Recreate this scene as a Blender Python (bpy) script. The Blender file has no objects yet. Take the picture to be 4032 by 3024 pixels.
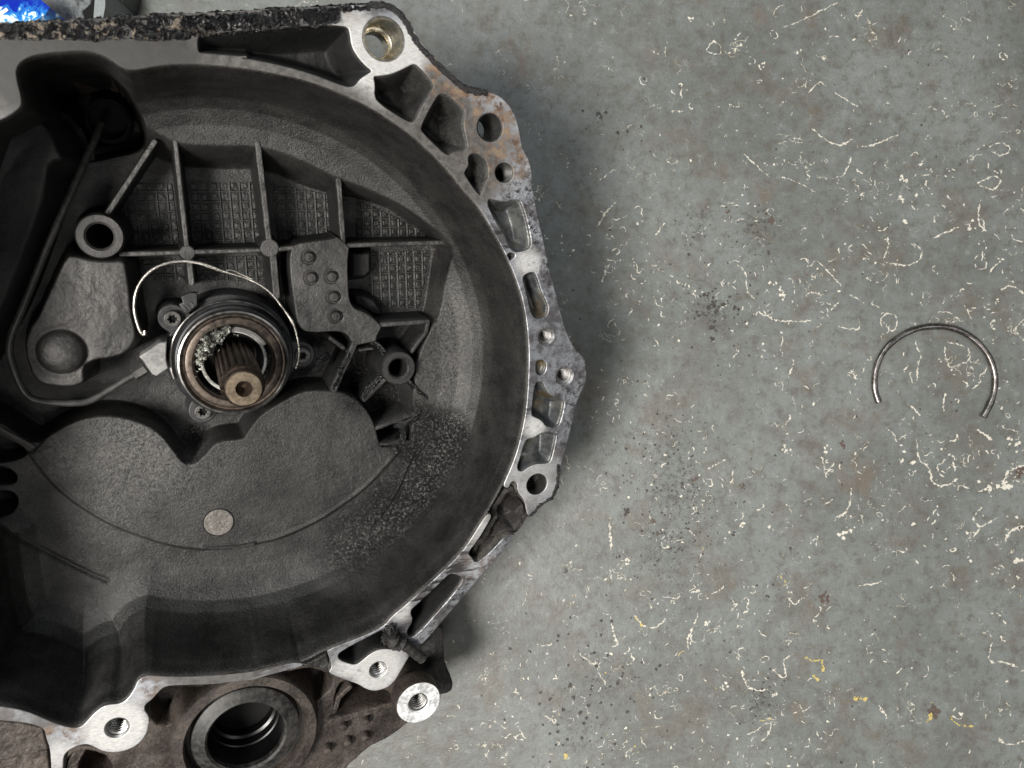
import bpy, math, random
import numpy as np
from mathutils import Vector, Matrix
random.seed(7); RNG = np.random.default_rng(11)
C = bpy.context.scene.collection

# ------------------------------------------------------------ camera, world, lamps
FPX, CX, CY, CAMH = 3028.0, 2016.0, 1512.0, 0.66
cam_d = bpy.data.cameras.new('camera'); cam = bpy.data.objects.new('camera', cam_d); C.objects.link(cam)
cam.location = (0, 0, CAMH); cam_d.sensor_width = 36.0; cam_d.lens = 36.0 * FPX / 4032.0
cam_d.clip_start = 0.02; cam_d.clip_end = 50
cam_d.dof.use_dof = True; cam_d.dof.focus_distance = 0.53; cam_d.dof.aperture_fstop = 15.0
bpy.context.scene.camera = cam
w = bpy.data.worlds.new("World"); bpy.context.scene.world = w; w.use_nodes = True
w.node_tree.nodes['Background'].inputs[0].default_value = (0.80, 0.90, 1.0, 1)
w.node_tree.nodes['Background'].inputs[1].default_value = 0.024

def area(name, loc, target, size, power, col, sy=None):
    l = bpy.data.lights.new(name, 'AREA'); l.shape = 'RECTANGLE'; l.size = size; l.size_y = sy or size
    l.energy = power; l.color = col
    o = bpy.data.objects.new(name, l); C.objects.link(o); o.location = loc
    o.rotation_euler = (Vector(target) - Vector(loc)).to_track_quat('-Z', 'Y').to_euler()
    return o
area('ceiling_lamp', (-0.70, -0.42, 1.90), (0, 0, 0.1), 0.55, 60, (1.0, 0.972, 0.925))
area('sheen_fill', (0.18, -1.12, 1.62), (-0.15, 0, 0.15), 0.5, 6, (1.0, 0.97, 0.93), 0.3)  # added lamp that puts sheen on the cover; no known source there
area('window_light', (-0.40, 1.25, 1.65), (0, 0, 0.1), 0.9, 11, (0.88, 0.95, 1.0), 0.5)
area('right_fill', (1.5, 0.1, 1.9), (0, 0, 0.1), 0.7, 4, (0.93, 0.96, 1.0))  # added weak fill from the right, not a real source
vs = bpy.context.scene.view_settings
vs.view_transform = 'Standard'; vs.look = 'None'; vs.exposure = 0.12; vs.gamma = 1.0

# ------------------------------------------------------------ the leaning gearbox's own frame
DPT = 0.4504
DEEP = np.array([(711 - CX) / FPX, -(747 - CY) / FPX, -1.0]); NRM = -DEEP / np.linalg.norm(DEEP)
def ray_plane(u, v, z):
    d = np.array([(u - CX) / FPX, -(v - CY) / FPX, -1.0]); t = -(DPT - z) / (NRM @ d)
    return np.array([0, 0, CAMH]) + t * d
S = 4032 / 2212
_a = ray_plane(250 * S, 548 * S, -.072); _b = ray_plane(640 * S, 537 * S, -.072)
EX = (_b - _a) / np.linalg.norm(_b - _a); EY = np.cross(NRM, EX)
ORG = ray_plane(470 * S, 795 * S, 0) + EX * 0.01375 - EY * 0.0177
def loc(p, z=0.0):
    q = ray_plane(p[0], p[1], z) - ORG
    return (float(q @ EX), float(q @ EY))
def locs(pts, z=0.0): return [loc(p, z) for p in pts]
def locr(p, r, z):
    c = loc(p, z); rs = []
    for a in range(8):
        q = loc((p[0] + r * math.cos(a * math.pi / 4), p[1] + r * math.sin(a * math.pi / 4)), z)
        rs.append(math.hypot(q[0] - c[0], q[1] - c[1]))
    return sum(rs) / 8
def ground(p, z=0.0):
    t = CAMH - z
    return ((p[0] - CX) / FPX * t, -(p[1] - CY) / FPX * t)
def T(o, s=2.212):
    return lambda *pts: [(o[0] + x / s, o[1] + y / s) for x, y in pts]
tA = T((0, 0)); tB = T((800, 0)); tC = T((1500, 0)); tL = T((0, 700)); tE = T((800, 700)); tF = T((1500, 700))
tG = T((1500, 1400)); tH = T((0, 1400)); tI = T((800, 1400)); tJ = T((0, 2274)); tK = T((900, 2274)); tM = T((1500, 1950)); tO = T((0, 1700))
tN = T((600, 1050), 3.16); tQ = T((1250, 1200), 4.424); tD = T((0, 0), 1 / S)
FRAME = Matrix(((EX[0], EY[0], NRM[0], ORG[0]), (EX[1], EY[1], NRM[1], ORG[1]), (EX[2], EY[2], NRM[2], ORG[2]), (0, 0, 0, 1)))

# ------------------------------------------------------------ object helpers
def tag(o, label=None, cat=None, group=None, kind=None):
    if label: o['label'] = label
    if cat: o['category'] = cat
    if group: o['group'] = group
    if kind: o['kind'] = kind
    return o
def empty(name, label, cat, matrix=None, loc_=None):
    o = bpy.data.objects.new(name, None); C.objects.link(o); o.empty_display_size = 0.02
    if matrix is not None: o.matrix_world = matrix
    if loc_ is not None: o.location = loc_
    return tag(o, label, cat)
def link(name, me, mats, parent=None, smooth=True):
    for m in (mats if isinstance(mats, (list, tuple)) else [mats]):
        me.materials.append(m)
    if smooth: me.polygons.foreach_set('use_smooth', [True] * len(me.polygons))
    o = bpy.data.objects.new(name, me); C.objects.link(o)
    if parent is not None: o.parent = parent
    return o
def mesh(name, verts, faces, mats, parent=None, smooth=True):
    me = bpy.data.meshes.new(name); me.from_pydata([tuple(map(float, v)) for v in verts], [], faces); me.update()
    return link(name, me, mats, parent, smooth)
def chaikin(pts, n=2, closed=True):
    p = np.array(pts, float)
    for _ in range(n):
        if closed:
            q = np.roll(p, -1, 0); p = np.stack([.75 * p + .25 * q, .25 * p + .75 * q], 1).reshape(-1, 2)
        else:
            q = np.stack([.75 * p[:-1] + .25 * p[1:], .25 * p[:-1] + .75 * p[1:]], 1).reshape(-1, p.shape[1])
            p = np.vstack([p[:1], q, p[-1:]])
    return p
def circ(c, r, n=40): return [(c[0] + r * math.cos(2 * math.pi * k / n), c[1] + r * math.sin(2 * math.pi * k / n)) for k in range(n)]

def plate(name, outers, holes, ztop, thick, mats, parent, bevel=0.0006):
    """flat machined plate: outline and holes in local metres, filled and extruded downwards"""
    cu = bpy.data.curves.new(name, 'CURVE'); cu.dimensions = '2D'; cu.fill_mode = 'BOTH'
    cu.extrude = thick / 2 - bevel; cu.bevel_depth = bevel; cu.bevel_resolution = 2; cu.offset = -bevel
    for pl in list(outers) + list(holes):
        s = cu.splines.new('POLY'); s.points.add(len(pl) - 1)
        for k, p in enumerate(pl): s.points[k].co = (p[0], p[1], 0, 1)
        s.use_cyclic_u = True
    tmp = bpy.data.objects.new('tmp', cu); C.objects.link(tmp)
    dg = bpy.context.evaluated_depsgraph_get(); dg.update()
    me = bpy.data.meshes.new_from_object(tmp.evaluated_get(dg)); bpy.data.objects.remove(tmp)
    n = len(me.vertices); co = np.empty(n * 3); me.vertices.foreach_get('co', co); co = co.reshape(-1, 3)
    co[:, 2] += ztop - thick / 2; me.vertices.foreach_set('co', co.ravel()); me.update()
    me.materials.clear(); me.name = name
    o = link(name, me, mats, parent, smooth=False)
    if len(mats) > 1:
        nr = np.empty(len(me.polygons) * 3); me.polygons.foreach_get('normal', nr); nr = nr.reshape(-1, 3)
        me.polygons.foreach_set('material_index', np.where(nr[:, 2] > 0.6, 0, 1).astype(np.int32))
    return o

# ---- numpy fields
def sdf_poly(poly, X, Y):
    p = np.array(poly, float); q = np.roll(p, -1, 0)
    d2 = np.full(X.shape, 1e9); inside = np.zeros(X.shape, bool)
    for (ax, ay), (bx, by) in zip(p, q):
        ex, ey = bx - ax, by - ay; L = ex * ex + ey * ey
        if L < 1e-14: continue
        wx, wy = X - ax, Y - ay
        t = np.clip((wx * ex + wy * ey) / L, 0, 1)
        d2 = np.minimum(d2, (wx - t * ex) ** 2 + (wy - t * ey) ** 2)
        if abs(ey) > 1e-12:
            inside ^= ((ay > Y) != (by > Y)) & (X < ex * (Y - ay) / ey + ax)
    d = np.sqrt(d2)
    return np.where(inside, -d, d)
def dist_line(line, X, Y):
    p = np.array(line, float); d2 = np.full(X.shape, 1e9)
    for (ax, ay), (bx, by) in zip(p[:-1], p[1:]):
        ex, ey = bx - ax, by - ay; L = ex * ex + ey * ey + 1e-14
        wx, wy = X - ax, Y - ay; t = np.clip((wx * ex + wy * ey) / L, 0, 1)
        d2 = np.minimum(d2, (wx - t * ex) ** 2 + (wy - t * ey) ** 2)
    return np.sqrt(d2)
def sstep(t): t = np.clip(t, 0, 1); return t * t * (3 - 2 * t)
_LAT = RNG.random((128, 128)) * 2 - 1
def vnoise(X, Y, cell, seed=0):
    x = X / cell + seed * 17.3 + 300; y = Y / cell + seed * 9.7 + 300
    xi = np.floor(x).astype(int); yi = np.floor(y).astype(int); fx = sstep(x - xi); fy = sstep(y - yi)
    g = lambda a, b: _LAT[a % 128, b % 128]
    return (g(xi, yi) * (1 - fx) + g(xi + 1, yi) * fx) * (1 - fy) + (g(xi, yi + 1) * (1 - fx) + g(xi + 1, yi + 1) * fx) * fy
def rough(X, Y, amp, cell=.003):
    return amp * (vnoise(X, Y, cell * 2, 1) * .6 + vnoise(X, Y, cell, 2) * .4 + vnoise(X, Y, cell * .45, 3) * .25)
def grid_mesh(name, X, Y, Z, keep, mats, parent):
    ny, nx = X.shape
    k = keep[:-1, :-1] & keep[1:, :-1] & keep[:-1, 1:] & keep[1:, 1:]
    idx = np.arange(nx * ny).reshape(ny, nx)
    f = np.stack([idx[:-1, :-1][k], idx[:-1, 1:][k], idx[1:, 1:][k], idx[1:, :-1][k]], 1)
    used = np.zeros(nx * ny, bool); used[f.ravel()] = True
    remap = np.cumsum(used) - 1; f = remap[f]
    v = np.stack([X.ravel(), Y.ravel(), Z.ravel()], 1)[used]
    me = bpy.data.meshes.new(name)
    me.vertices.add(len(v)); me.vertices.foreach_set('co', v.ravel())
    me.loops.add(f.size); me.loops.foreach_set('vertex_index', f.ravel().astype(np.int32))
    me.polygons.add(len(f)); me.polygons.foreach_set('loop_start', (np.arange(len(f)) * 4).astype(np.int32))
    me.update(calc_edges=True); me.validate()
    return link(name, me, mats, parent)
def patch_grid(pts, margin, step):
    p = np.array(pts); x0, y0 = p.min(0) - margin; x1, y1 = p.max(0) + margin
    return np.meshgrid(np.arange(x0, x1 + step, step), np.arange(y0, y1 + step, step))
def feature(name, zt, zb, mats, parent, poly=None, line=None, width=None, wall=.002, holes=(), top=None, step=.0006, lump=.00015, cell=.003, rag_=0.0, side=None):
    """cast feature with drafted, rounded sides rising from zb to zt"""
    pts = poly if poly is not None else line
    X, Y = patch_grid(pts, wall * 1.5 + (0 if width is None else width), step)
    d = sdf_poly(poly, X, Y) if poly is not None else dist_line(line, X, Y) - width / 2
    for h in holes: d = np.maximum(d, -sdf_poly(h, X, Y))
    if rag_: d = d + rag_ * (vnoise(X, Y, .0022, 12) + .7 * vnoise(X, Y, .0009, 13))
    t = sstep((d + .4 * wall) / wall)
    zt_ = zt + (top(X, Y, d) if top else 0) + rough(X, Y, lump, cell)
    Z = zt_ * (1 - t) + zb * t
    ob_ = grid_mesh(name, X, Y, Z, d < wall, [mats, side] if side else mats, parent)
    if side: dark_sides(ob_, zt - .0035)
    return ob_
def dark_sides(ob_, zlim):  # faces below the top edge take the darker material, painting in flank shade
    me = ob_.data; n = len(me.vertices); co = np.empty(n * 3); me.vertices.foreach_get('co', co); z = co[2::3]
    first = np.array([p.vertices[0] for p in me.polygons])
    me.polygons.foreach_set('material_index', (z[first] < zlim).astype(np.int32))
def lathe(name, prof, c, mats, parent, n=72, z0=0.0, arc=None, wob=0):
    a0, a1 = arc if arc else (0, 2 * math.pi); m = n if not arc else n + 1
    vs_, fs = [], []
    for i in range(m):
        a = a0 + (a1 - a0) * i / n
        for j, (r, z) in enumerate(prof):
            rr = r * (1 + wob * math.sin(a * 3 + 1)) if wob else r
            vs_.append((c[0] + rr * math.cos(a), c[1] + rr * math.sin(a), z0 + z))
    L = len(prof)
    for i in range(n):
        i2 = (i + 1) % m
        for j in range(L - 1):
            fs.append((i * L + j, i2 * L + j, i2 * L + j + 1, i * L + j + 1))
    o = mesh(name, vs_, fs, mats, parent)
    return sharp(o, 35)
def sharp(o, deg):
    me = o.data; me.update()
    import bmesh
    bm = bmesh.new(); bm.from_mesh(me); lim = math.radians(deg)
    bmesh.ops.remove_doubles(bm, verts=bm.verts, dist=1e-7)
    bmesh.ops.recalc_face_normals(bm, faces=bm.faces)
    for e in bm.edges:
        if len(e.link_faces) == 2 and e.calc_face_angle(0) > lim: e.smooth = False
    for f in bm.faces: f.smooth = True
    bm.to_mesh(me); bm.free(); return o
def tube(name, pts, rad, mats, parent, n=12, flat=1.0):
    P = [Vector(p) for p in pts]; R = rad if isinstance(rad, (list, tuple, np.ndarray)) else [rad] * len(P)
    vs_, fs = [], []; up = Vector((0, 0, 1))
    for i, p in enumerate(P):
        t = (P[min(i + 1, len(P) - 1)] - P[max(i - 1, 0)]).normalized()
        s = t.cross(up); s = s.normalized() if s.length > 1e-4 else Vector((1, 0, 0)); b = s.cross(t)
        for k in range(n):
            a = 2 * math.pi * k / n; vs_.append(p + s * (R[i] * math.cos(a)) + b * (R[i] * flat * math.sin(a)))
    for i in range(len(P) - 1):
        for k in range(n):
            fs.append((i * n + k, i * n + (k + 1) % n, (i + 1) * n + (k + 1) % n, (i + 1) * n + k))
    fs.append(tuple(range(n))[::-1]); fs.append(tuple((len(P) - 1) * n + k for k in range(n)))
    return sharp(mesh(name, vs_, fs, mats, parent), 50)
def smooth_path(pts3, n=3):
    p = np.array(pts3, float)
    for _ in range(n):
        q = np.stack([.75 * p[:-1] + .25 * p[1:], .25 * p[:-1] + .75 * p[1:]], 1).reshape(-1, 3)
        p = np.vstack([p[:1], q, p[-1:]])
    return p

# ------------------------------------------------------------ materials
class NT:
    def __init__(s, name):
        s.m = bpy.data.materials.new(name); s.m.use_nodes = True; s.t = s.m.node_tree; s.b = s.t.nodes['Principled BSDF']
        s.co = s.t.nodes.new('ShaderNodeTexCoord').outputs['Object']
    def n(s, typ, **kw):
        nd = s.t.nodes.new(typ)
        for k, v in kw.items(): setattr(nd, k, v)
        return nd
    def put(s, sock, v):
        if isinstance(v, (int, float)): sock.default_value = v
        elif isinstance(v, (tuple, list)):
            sock.default_value = tuple(v) + ((1,) if len(v) == 3 and sock.type == 'RGBA' else ())
        else: s.t.links.new(v, sock)
    def noise(s, scale, detail=3, rough_=.55, vec=None, dist=0, w=None):
        nd = s.n('ShaderNodeTexNoise'); s.put(nd.inputs['Vector'], vec or s.co)
        nd.inputs['Scale'].default_value = scale; nd.inputs['Detail'].default_value = detail
        nd.inputs['Roughness'].default_value = rough_; nd.inputs['Distortion'].default_value = dist
        return nd.outputs['Fac']
    def vor(s, scale, feat='F1', vec=None, rnd=1):
        nd = s.n('ShaderNodeTexVoronoi', feature=feat); s.put(nd.inputs['Vector'], vec or s.co); nd.inputs['Scale'].default_value = scale
        nd.inputs['Randomness'].default_value = rnd
        return nd.outputs['Distance']
    def math(s, op, a, b=0.0, c=None):
        nd = s.n('ShaderNodeMath', operation=op); s.put(nd.inputs[0], a); s.put(nd.inputs[1], b)
        if c is not None: s.put(nd.inputs[2], c)
        return nd.outputs[0]
    def map(s, v, a, b, c=0.0, d=1.0, smooth=True):
        nd = s.n('ShaderNodeMapRange'); nd.interpolation_type = 'SMOOTHSTEP' if smooth else 'LINEAR'
        s.put(nd.inputs[0], v)
        for k, x in zip((1, 2, 3, 4), (a, b, c, d)): s.put(nd.inputs[k], x)
        return nd.outputs[0]
    def mix(s, f, a, b):
        nd = s.n('ShaderNodeMix', data_type='RGBA'); s.put(nd.inputs[0], f); s.put(nd.inputs[6], a); s.put(nd.inputs[7], b)
        return nd.outputs[2]
    def mixf(s, f, a, b):
        nd = s.n('ShaderNodeMix', data_type='FLOAT'); s.put(nd.inputs[0], f); s.put(nd.inputs[2], a); s.put(nd.inputs[3], b)
        return nd.outputs[0]
    def stretch(s, rot, sc):
        nd = s.n('ShaderNodeMapping'); s.put(nd.inputs[0], s.co); nd.inputs[2].default_value = (0, 0, rot); nd.inputs[3].default_value = sc
        return nd.outputs[0]
    def blob(s, pts):
        """sum of soft spots; pts = [(x, y, z, radius, weight)]"""
        acc = None
        for x, y, z, r, wt in pts:
            nd = s.n('ShaderNodeVectorMath', operation='DISTANCE'); s.put(nd.inputs[0], s.co); nd.inputs[1].default_value = (x, y, z)
            v = s.map(nd.outputs['Value'], r, r * .25, 0.0, wt)
            acc = v if acc is None else s.math('ADD', acc, v)
        return acc
    def bump(s, h, strength=.5, dist=.001, prev=None):
        nd = s.n('ShaderNodeBump'); nd.inputs['Strength'].default_value = strength; nd.inputs['Distance'].default_value = dist
        s.put(nd.inputs['Height'], h)
        if prev is not None: s.put(nd.inputs['Normal'], prev)
        return nd.outputs[0]
    def set(s, col=None, rough_=None, metal=None, normal=None, spec=None, **kw):
        for k, v in (('Base Color', col), ('Roughness', rough_), ('Metallic', metal), ('Normal', normal), ('Specular IOR Level', spec)):
            if v is not None: s.put(s.b.inputs[k], v)
        for k, v in kw.items(): s.put(s.b.inputs[k.replace('_', ' ')], v)
        return s.m
def px(tile_pts, z, r, wt):
    q = loc(tile_pts[0], z); return (q[0], q[1], z, r, wt)

def cast(name, lo, hi, r0=.55, r1=.75, grain=900, bs=.5, oily=(), metal=.25, sheen=(), spec=.5):
    s = NT(name)
    n1 = s.noise(42, 6, .68); n2 = s.noise(grain * .62, 4, .75); n3 = s.noise(230, 4, .65)
    f = s.math('ADD', s.math('MULTIPLY', n1, .6), s.math('MULTIPLY', n2, .4))
    f = s.map(f, .36, .64)
    col = s.mix(f, lo, hi); sp = s.noise(grain * .8, 3, .85); col = s.mix(s.math('MULTIPLY', s.map(sp, .54, .70, 0, .75), s.map(n1, .38, .60, .15, 1)), col, tuple(min(1, x * 1.9) for x in hi)); col = s.mix(s.map(sp, .46, .34, 0, .5), col, tuple(x * .45 for x in lo))
    col = s.mix(s.map(s.noise(26, 5, .7, vec=s.stretch(.5, (1, 2.6, 1)), dist=.8), .52, .70, 0, .55), col, tuple(x * 1.1 for x in hi)); pit = s.map(s.vor(420), .10, .03)
    col = s.mix(s.math('MULTIPLY', pit, s.map(s.noise(60, 2), .5, .62, 0, .7)), col, tuple(x * .3 for x in lo))
    rg = s.mixf(n3, r0, r1)
    h = s.math('ADD', s.math('MULTIPLY', n2, .7), s.math('MULTIPLY', n3, .40))
    nm = s.bump(h, min(1, bs * 1.5), .0013); rg = s.math('ADD', rg, s.math('MULTIPLY', s.math('SUBTRACT', s.noise(24, 5, .6), .5), .55))
    if oily:
        o = s.math('MULTIPLY', s.blob(oily), s.map(s.noise(520, 5, .8), .46, .58))
        o = s.math('MULTIPLY', s.math('MINIMUM', o, 1.0), .6)
        rg = s.mixf(o, rg, .14); nm = s.bump(s.math('MULTIPLY', s.noise(620, 4, .8), o), 1.0, .0035, nm)
        fl = s.math('MINIMUM', s.math('MULTIPLY', s.blob(GRIT_GLINTS), s.math('MULTIPLY', s.map(s.noise(850, 3, .8), .57, .70), s.map(s.noise(90, 4, .7), .38, .62))), 1); col = s.mix(s.math('MULTIPLY', fl, .75), col, (.24, .235, .22)); rg = s.mixf(fl, rg, .25)  # glint flecks mixed into the base colour
        col = s.mix(s.math('MULTIPLY', o, .12), col, tuple(x * .5 for x in lo))
    if sheen:
        dd = s.math('MULTIPLY', s.blob(sheen), s.map(s.noise(520, 5, .8), .40, .62)); col = s.mix(s.math('MINIMUM', dd, 1.0), col, tuple(min(1, x * 2.1) for x in hi))  # paler colour paints in sheen on the bright parts of the bowl
    return s.set(col, rg, metal, nm, spec)

GRIT_GLINTS = [px(tD((940, 960)), -.07, .060, .7), px(tD((900, 1080)), -.07, .05, .8), px(tD((800, 1180)), -.07, .05, .7), px(tD((960, 860)), -.07, .035, .7), px(tD((990, 720)), -.07, .04, .3), px(tD((500, 1240)), -.07, .06, .35), px(tD((290, 970)), -.073, .04, .6), px(tD((70, 1010)), -.073, .02, .8), px(tD((620, 240)), -.06, .06, .18), px(tD((170, 1180)), -.073, .04, .5)]  # gritty spots whose oily glints are painted as pale specks
OIL = [px(tD((900, 940)), -.07, .030, .8), px(tD((860, 890)), -.09, .03, .8), px(tD((760, 830)), -.09, .03, 1.2), px(tD((950, 960)), -.07, .035, .7),
       px(tD((890, 1080)), -.07, .045, .6), px(tD((425, 955)), -.095, .016, 1), px(tD((640, 900)), -.09, .02, .8), px(tD((800, 1180)), -.07, .05, .45)]
PAINTED_SHEEN = [px(tD((990, 690)), -.073, .040, .9), px(tD((955, 820)), -.073, .036, .9), px(tD((300, 980)), -.073, .045, 1.1), px(tD((420, 1010)), -.073, .05, .5), px(tD((110, 990)), -.073, .022, 1.0), px(tD((240, 1120)), -.073, .035, .6), px(tD((700, 960)), -.073, .06, .35),
        px(tD((900, 380)), -.07, .06, .25), px(tD((620, 250)), -.06, .06, .2)]  # highlight zones of the bowl, put in as paler colour
M_CAST = cast('dusty_cast_aluminium', (.011, .0107, .0103), (.040, .0385, .0365), .34, .47, 1100, .42, OIL, .3, PAINTED_SHEEN)
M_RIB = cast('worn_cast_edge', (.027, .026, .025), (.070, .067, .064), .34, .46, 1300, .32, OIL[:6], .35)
M_COVER = cast('cast_cover', (.024, .023, .022), (.062, .059, .056), .34, .46, 1000, .30, (), .4)
M_DEEP = cast('dusty_shaded_casting', (.006, .006, .006), (.014, .014, .0138), .5, .75, 1000, .4, OIL, .2)  # near-black casting; shade of flanks and deep recesses is in the colour
M_POCKET = cast('pocket_casting', (.020, .019, .018), (.062, .060, .056), .42, .62, 800, .5, (), .4)
M_OUTER = cast('brown_dirty_casting', (.020, .016, .0135), (.088, .071, .060), .42, .62, 800, .45, (), .25)
M_OUTG = cast('grey_oxidised_casting', (.05, .045, .040), (.19, .175, .155), .5, .75, 700, .7, (), .35)
M_BRKT = cast('black_bracket', (.006, .006, .006), (.028, .025, .024), .45, .7, 500, .4, (), .2)

def shiny_pocket():
    s = NT('bright_pocket_casting'); n1 = s.noise(90, 4, .6); n2 = s.noise(900, 3, .6)
    col = s.mix(s.map(n1, .35, .65), (.050, .054, .058), (.165, .168, .160))
    col = s.mix(s.map(s.noise(45, 5, .65), .52, .66), col, (.085, .062, .030))
    return s.set(col, s.mixf(n2, .36, .52), .55, s.bump(n2, .35, .0006))
M_BRIGHT = shiny_pocket()

def machined():
    s = NT('machined_flange_face')
    st = s.noise(260, 4, .7, vec=s.stretch(.7, (1.0, 14, 1))); st2 = s.noise(900, 2, .6, vec=s.stretch(-.35, (.4, 9, 1)))
    patch = s.noise(75, 6, .68); patch2 = s.noise(240, 5, .7)
    z = 0.0
    dusk = s.blob([px(tB((0, 500)), z, .075, 1), px(tB((500, 540)), z, .07, 1), px(tB((1200, 760)), z, .05, 1), px(tB((1800, 1000)), z, .05, 1), px(tC((250, 1120)), z, .045, 1),
                   px(tC((550, 1330)), z, .035, .9), px(tA((1300, 500)), z, .07, 1), px(tA((300, 430)), z, .08, 1), px(tA((800, 400)), z, .05, 1), px(tC((900, 1250)), z, .045, .75), px(tJ((1900, 880)), z, .05, .9),
                   px(tJ((150, 1180)), z, .05, .6), px(tK((950, 660)), z, .03, .3), px(tF((750, 60)), z, .03, .8), px(tM((680, 640)), z, .022, .35)])
    dark_patch = s.blob([px(tA((q_, 420)), z, .034, .75) for q_ in (-100, 300, 700, 1100, 1450)] + [px(tA((60, 700)), z, .03, .6)])  # darker patches along the top left of the face
    rust = s.blob([px(tC((560, 700)), z, .022, 1), px(tC((850, 870)), z, .025, 1.1), px(tC((1080, 1000)), z, .018, .9), px(tC((1150, 1350)), z, .022, .8), px(tB((1290, 170)), z, .014, .7), px(tC((430, 600)), z, .012, 1.1),
                   px(tJ((1300, 960)), z, .014, .75), px(tJ((640, 1360)), z, .013, 1.1), px(tJ((420, 1350)), z, .006, 1.2), px(tM((850, 600)), z, .02, .6), px(tC((1000, 1330)), z, .03, .5)])
    clean_glare = s.blob([px(tB((1600, 600)), z, .026, 1), px(tB((1330, 420)), z, .025, 1), px(tB((1760, 400)), z, .02, 1), px(tK((1300, 800)), z, .027, 1.3), px(tJ((1020, 1310)), z, .026, 1.4), px(tK((1000, 780)), z, .012, .8),
                    px(tF((1280, 740)), z, .014, .9), px(tG((1340, 620)), z, .013, 1), px(tM((860, 300)), z, .02, .7), px(tM((180, 1010)), z, .012, .8), px(tG((1300, 1080)), z, .035, .6), px(tJ((500, 1560)), z, .014, .8)])  # cleaner bosses, with their white reflections painted in too
    spk = s.blob([px(tF((1290, 300)), z, .03, 1), px(tF((1400, 600)), z, .025, 1), px(tF((1450, 900)), z, .025, .8), px(tG((1700, 200)), z, .03, 1), px(tG((1600, 600)), z, .03, 1), px(tC((1200, 1550)), z, .03, .9), px(tM((600, 900)), z, .03, .8), px(tM((380, 1250)), z, .02, .9), px(tM((1000, 500)), z, .02, .8)])
    col = s.mix(s.map(st, .3, .7), (.30, .31, .33), (.52, .53, .56))
    col = s.mix(s.map(s.math('ADD', patch, s.math('MULTIPLY', patch2, .35)), .58, .78), col, (.17, .16, .165))
    col = s.mix(s.math('MINIMUM', s.math('MULTIPLY', spk, s.map(patch2, .50, .62, 0, .8)), 1), col, (.075, .072, .075))
    col = s.mix(s.math('MINIMUM', s.math('MULTIPLY', dusk, s.map(patch, .2, .42, .75, 1)), 1), col, s.mix(s.map(s.math('ADD', patch2, st2), .75, 1.2), (.040, .038, .035), (.125, .117, .108)))
    col = s.mix(s.math('MINIMUM', s.math('MULTIPLY', rust, s.map(s.noise(150, 6, .7), .42, .62, 0, .85)), 1), col, s.mix(s.map(s.noise(90, 5, .7), .4, .6), (.085, .045, .030), s.mix(patch2, (.14, .10, .075), (.30, .21, .13))))
    col = s.mix(s.math('MINIMUM', s.math('MULTIPLY', dark_patch, s.map(patch, .35, .6, .55, 1)), .85), col, (.030, .029, .027))
    band = s.blob([px(tM((860, 300)), z, .026, 1), px(tM((680, 560)), z, .03, 1), px(tM((480, 780)), z, .03, 1), px(tM((180, 1010)), z, .022, 1), px(tF((1050, 560)), z, .016, .9), px(tG((1250, 600)), z, .03, .7), px(tK((400, 810)), z, .02, .8)])
    col = s.mix(s.math('MINIMUM', s.math('MULTIPLY', band, s.map(s.noise(120, 5, .65, vec=s.stretch(1.15, (.35, 2.2, 1))), .50, .57)), .92), col, (.045, .042, .040))
    cl = s.math('MINIMUM', s.math('MULTIPLY', clean_glare, s.map(s.math('ADD', patch2, s.math('MULTIPLY', st, .25)), .46, .60, .55, 1)), 1)
    col = s.mix(cl, col, s.mix(s.map(st, .35, .6), (.34, .335, .32), (.62, .61, .59)))
    rg = s.math('ADD', s.mixf(patch2, .36, .52), s.math('MULTIPLY', s.math('MINIMUM', dusk, 1.0), .12)); rg = s.mixf(cl, rg, .5)
    met = s.mixf(cl, s.math('SUBTRACT', .85, s.math('MULTIPLY', s.math('MINIMUM', s.math('ADD', dusk, rust), 1.0), .7)), .25)
    nm = s.bump(st, .25, .0005); nm = s.bump(s.math('MULTIPLY', patch2, s.math('ADD', .25, spk)), .5, .0009, nm)
    return s.set(col, rg, met, nm)
M_FACE = machined()

def steel(name, c0, c1, r=.3, met=.95, sc=400, bs=.2):
    s = NT(name); n = s.noise(sc, 4, .6); n2 = s.noise(sc * .2, 3)
    return s.set(s.mix(s.map(s.math('MULTIPLY', s.math('ADD', n, n2), .5), .38, .62), c0, c1), s.mixf(n, r, r + .18), met, s.bump(n, bs, .0004))
M_THREAD = steel('tapped_aluminium', (.30, .29, .28), (.55, .54, .52), .35)
M_SLEEVE = steel('zinc_sleeve', (.50, .46, .36), (.85, .80, .70), .16)
M_RACE = steel('rusty_bearing_race', (.032, .026, .022), (.115, .090, .072), .33, .75, 300, .3)
M_RIM = steel('bearing_rim', (.12, .115, .11), (.30, .285, .27), .24, .95, 200, .02)
M_SHAFT = steel('bronze_toned_shaft', (.125, .097, .068), (.27, .215, .155), .30, .85, 500, .2)
M_SPLINE = steel('dark_spline', (.032, .024, .019), (.14, .10, .078), .32, .8, 400, .35)
M_WIRE = steel('wire_steel', (.30, .28, .25), (.72, .68, .60), .22, .95, 800, .4)
M_SNAP = steel('dark_spring_steel', (.14, .125, .115), (.36, .33, .31), .24, .95, 500, .3)
M_PIPE = steel('dusty_pipe', (.034, .034, .032), (.070, .069, .065), .34, .3, 900, .2)
M_BLOCKM = steel('grey_connector', (.16, .155, .15), (.28, .275, .265), .45, .3, 900, .2)
M_SHRED = steel('shredded_aluminium', (.07, .07, .062), (.40, .40, .35), .34, .35, 260, .6)
M_SEALW = steel('worn_seal_ring', (.30, .30, .27), (.74, .73, .68), .4, .4, 500, .5)
M_PLAST = steel('black_plastic', (.012, .012, .013), (.030, .030, .031), .4, 0, 700, .15)
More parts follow.
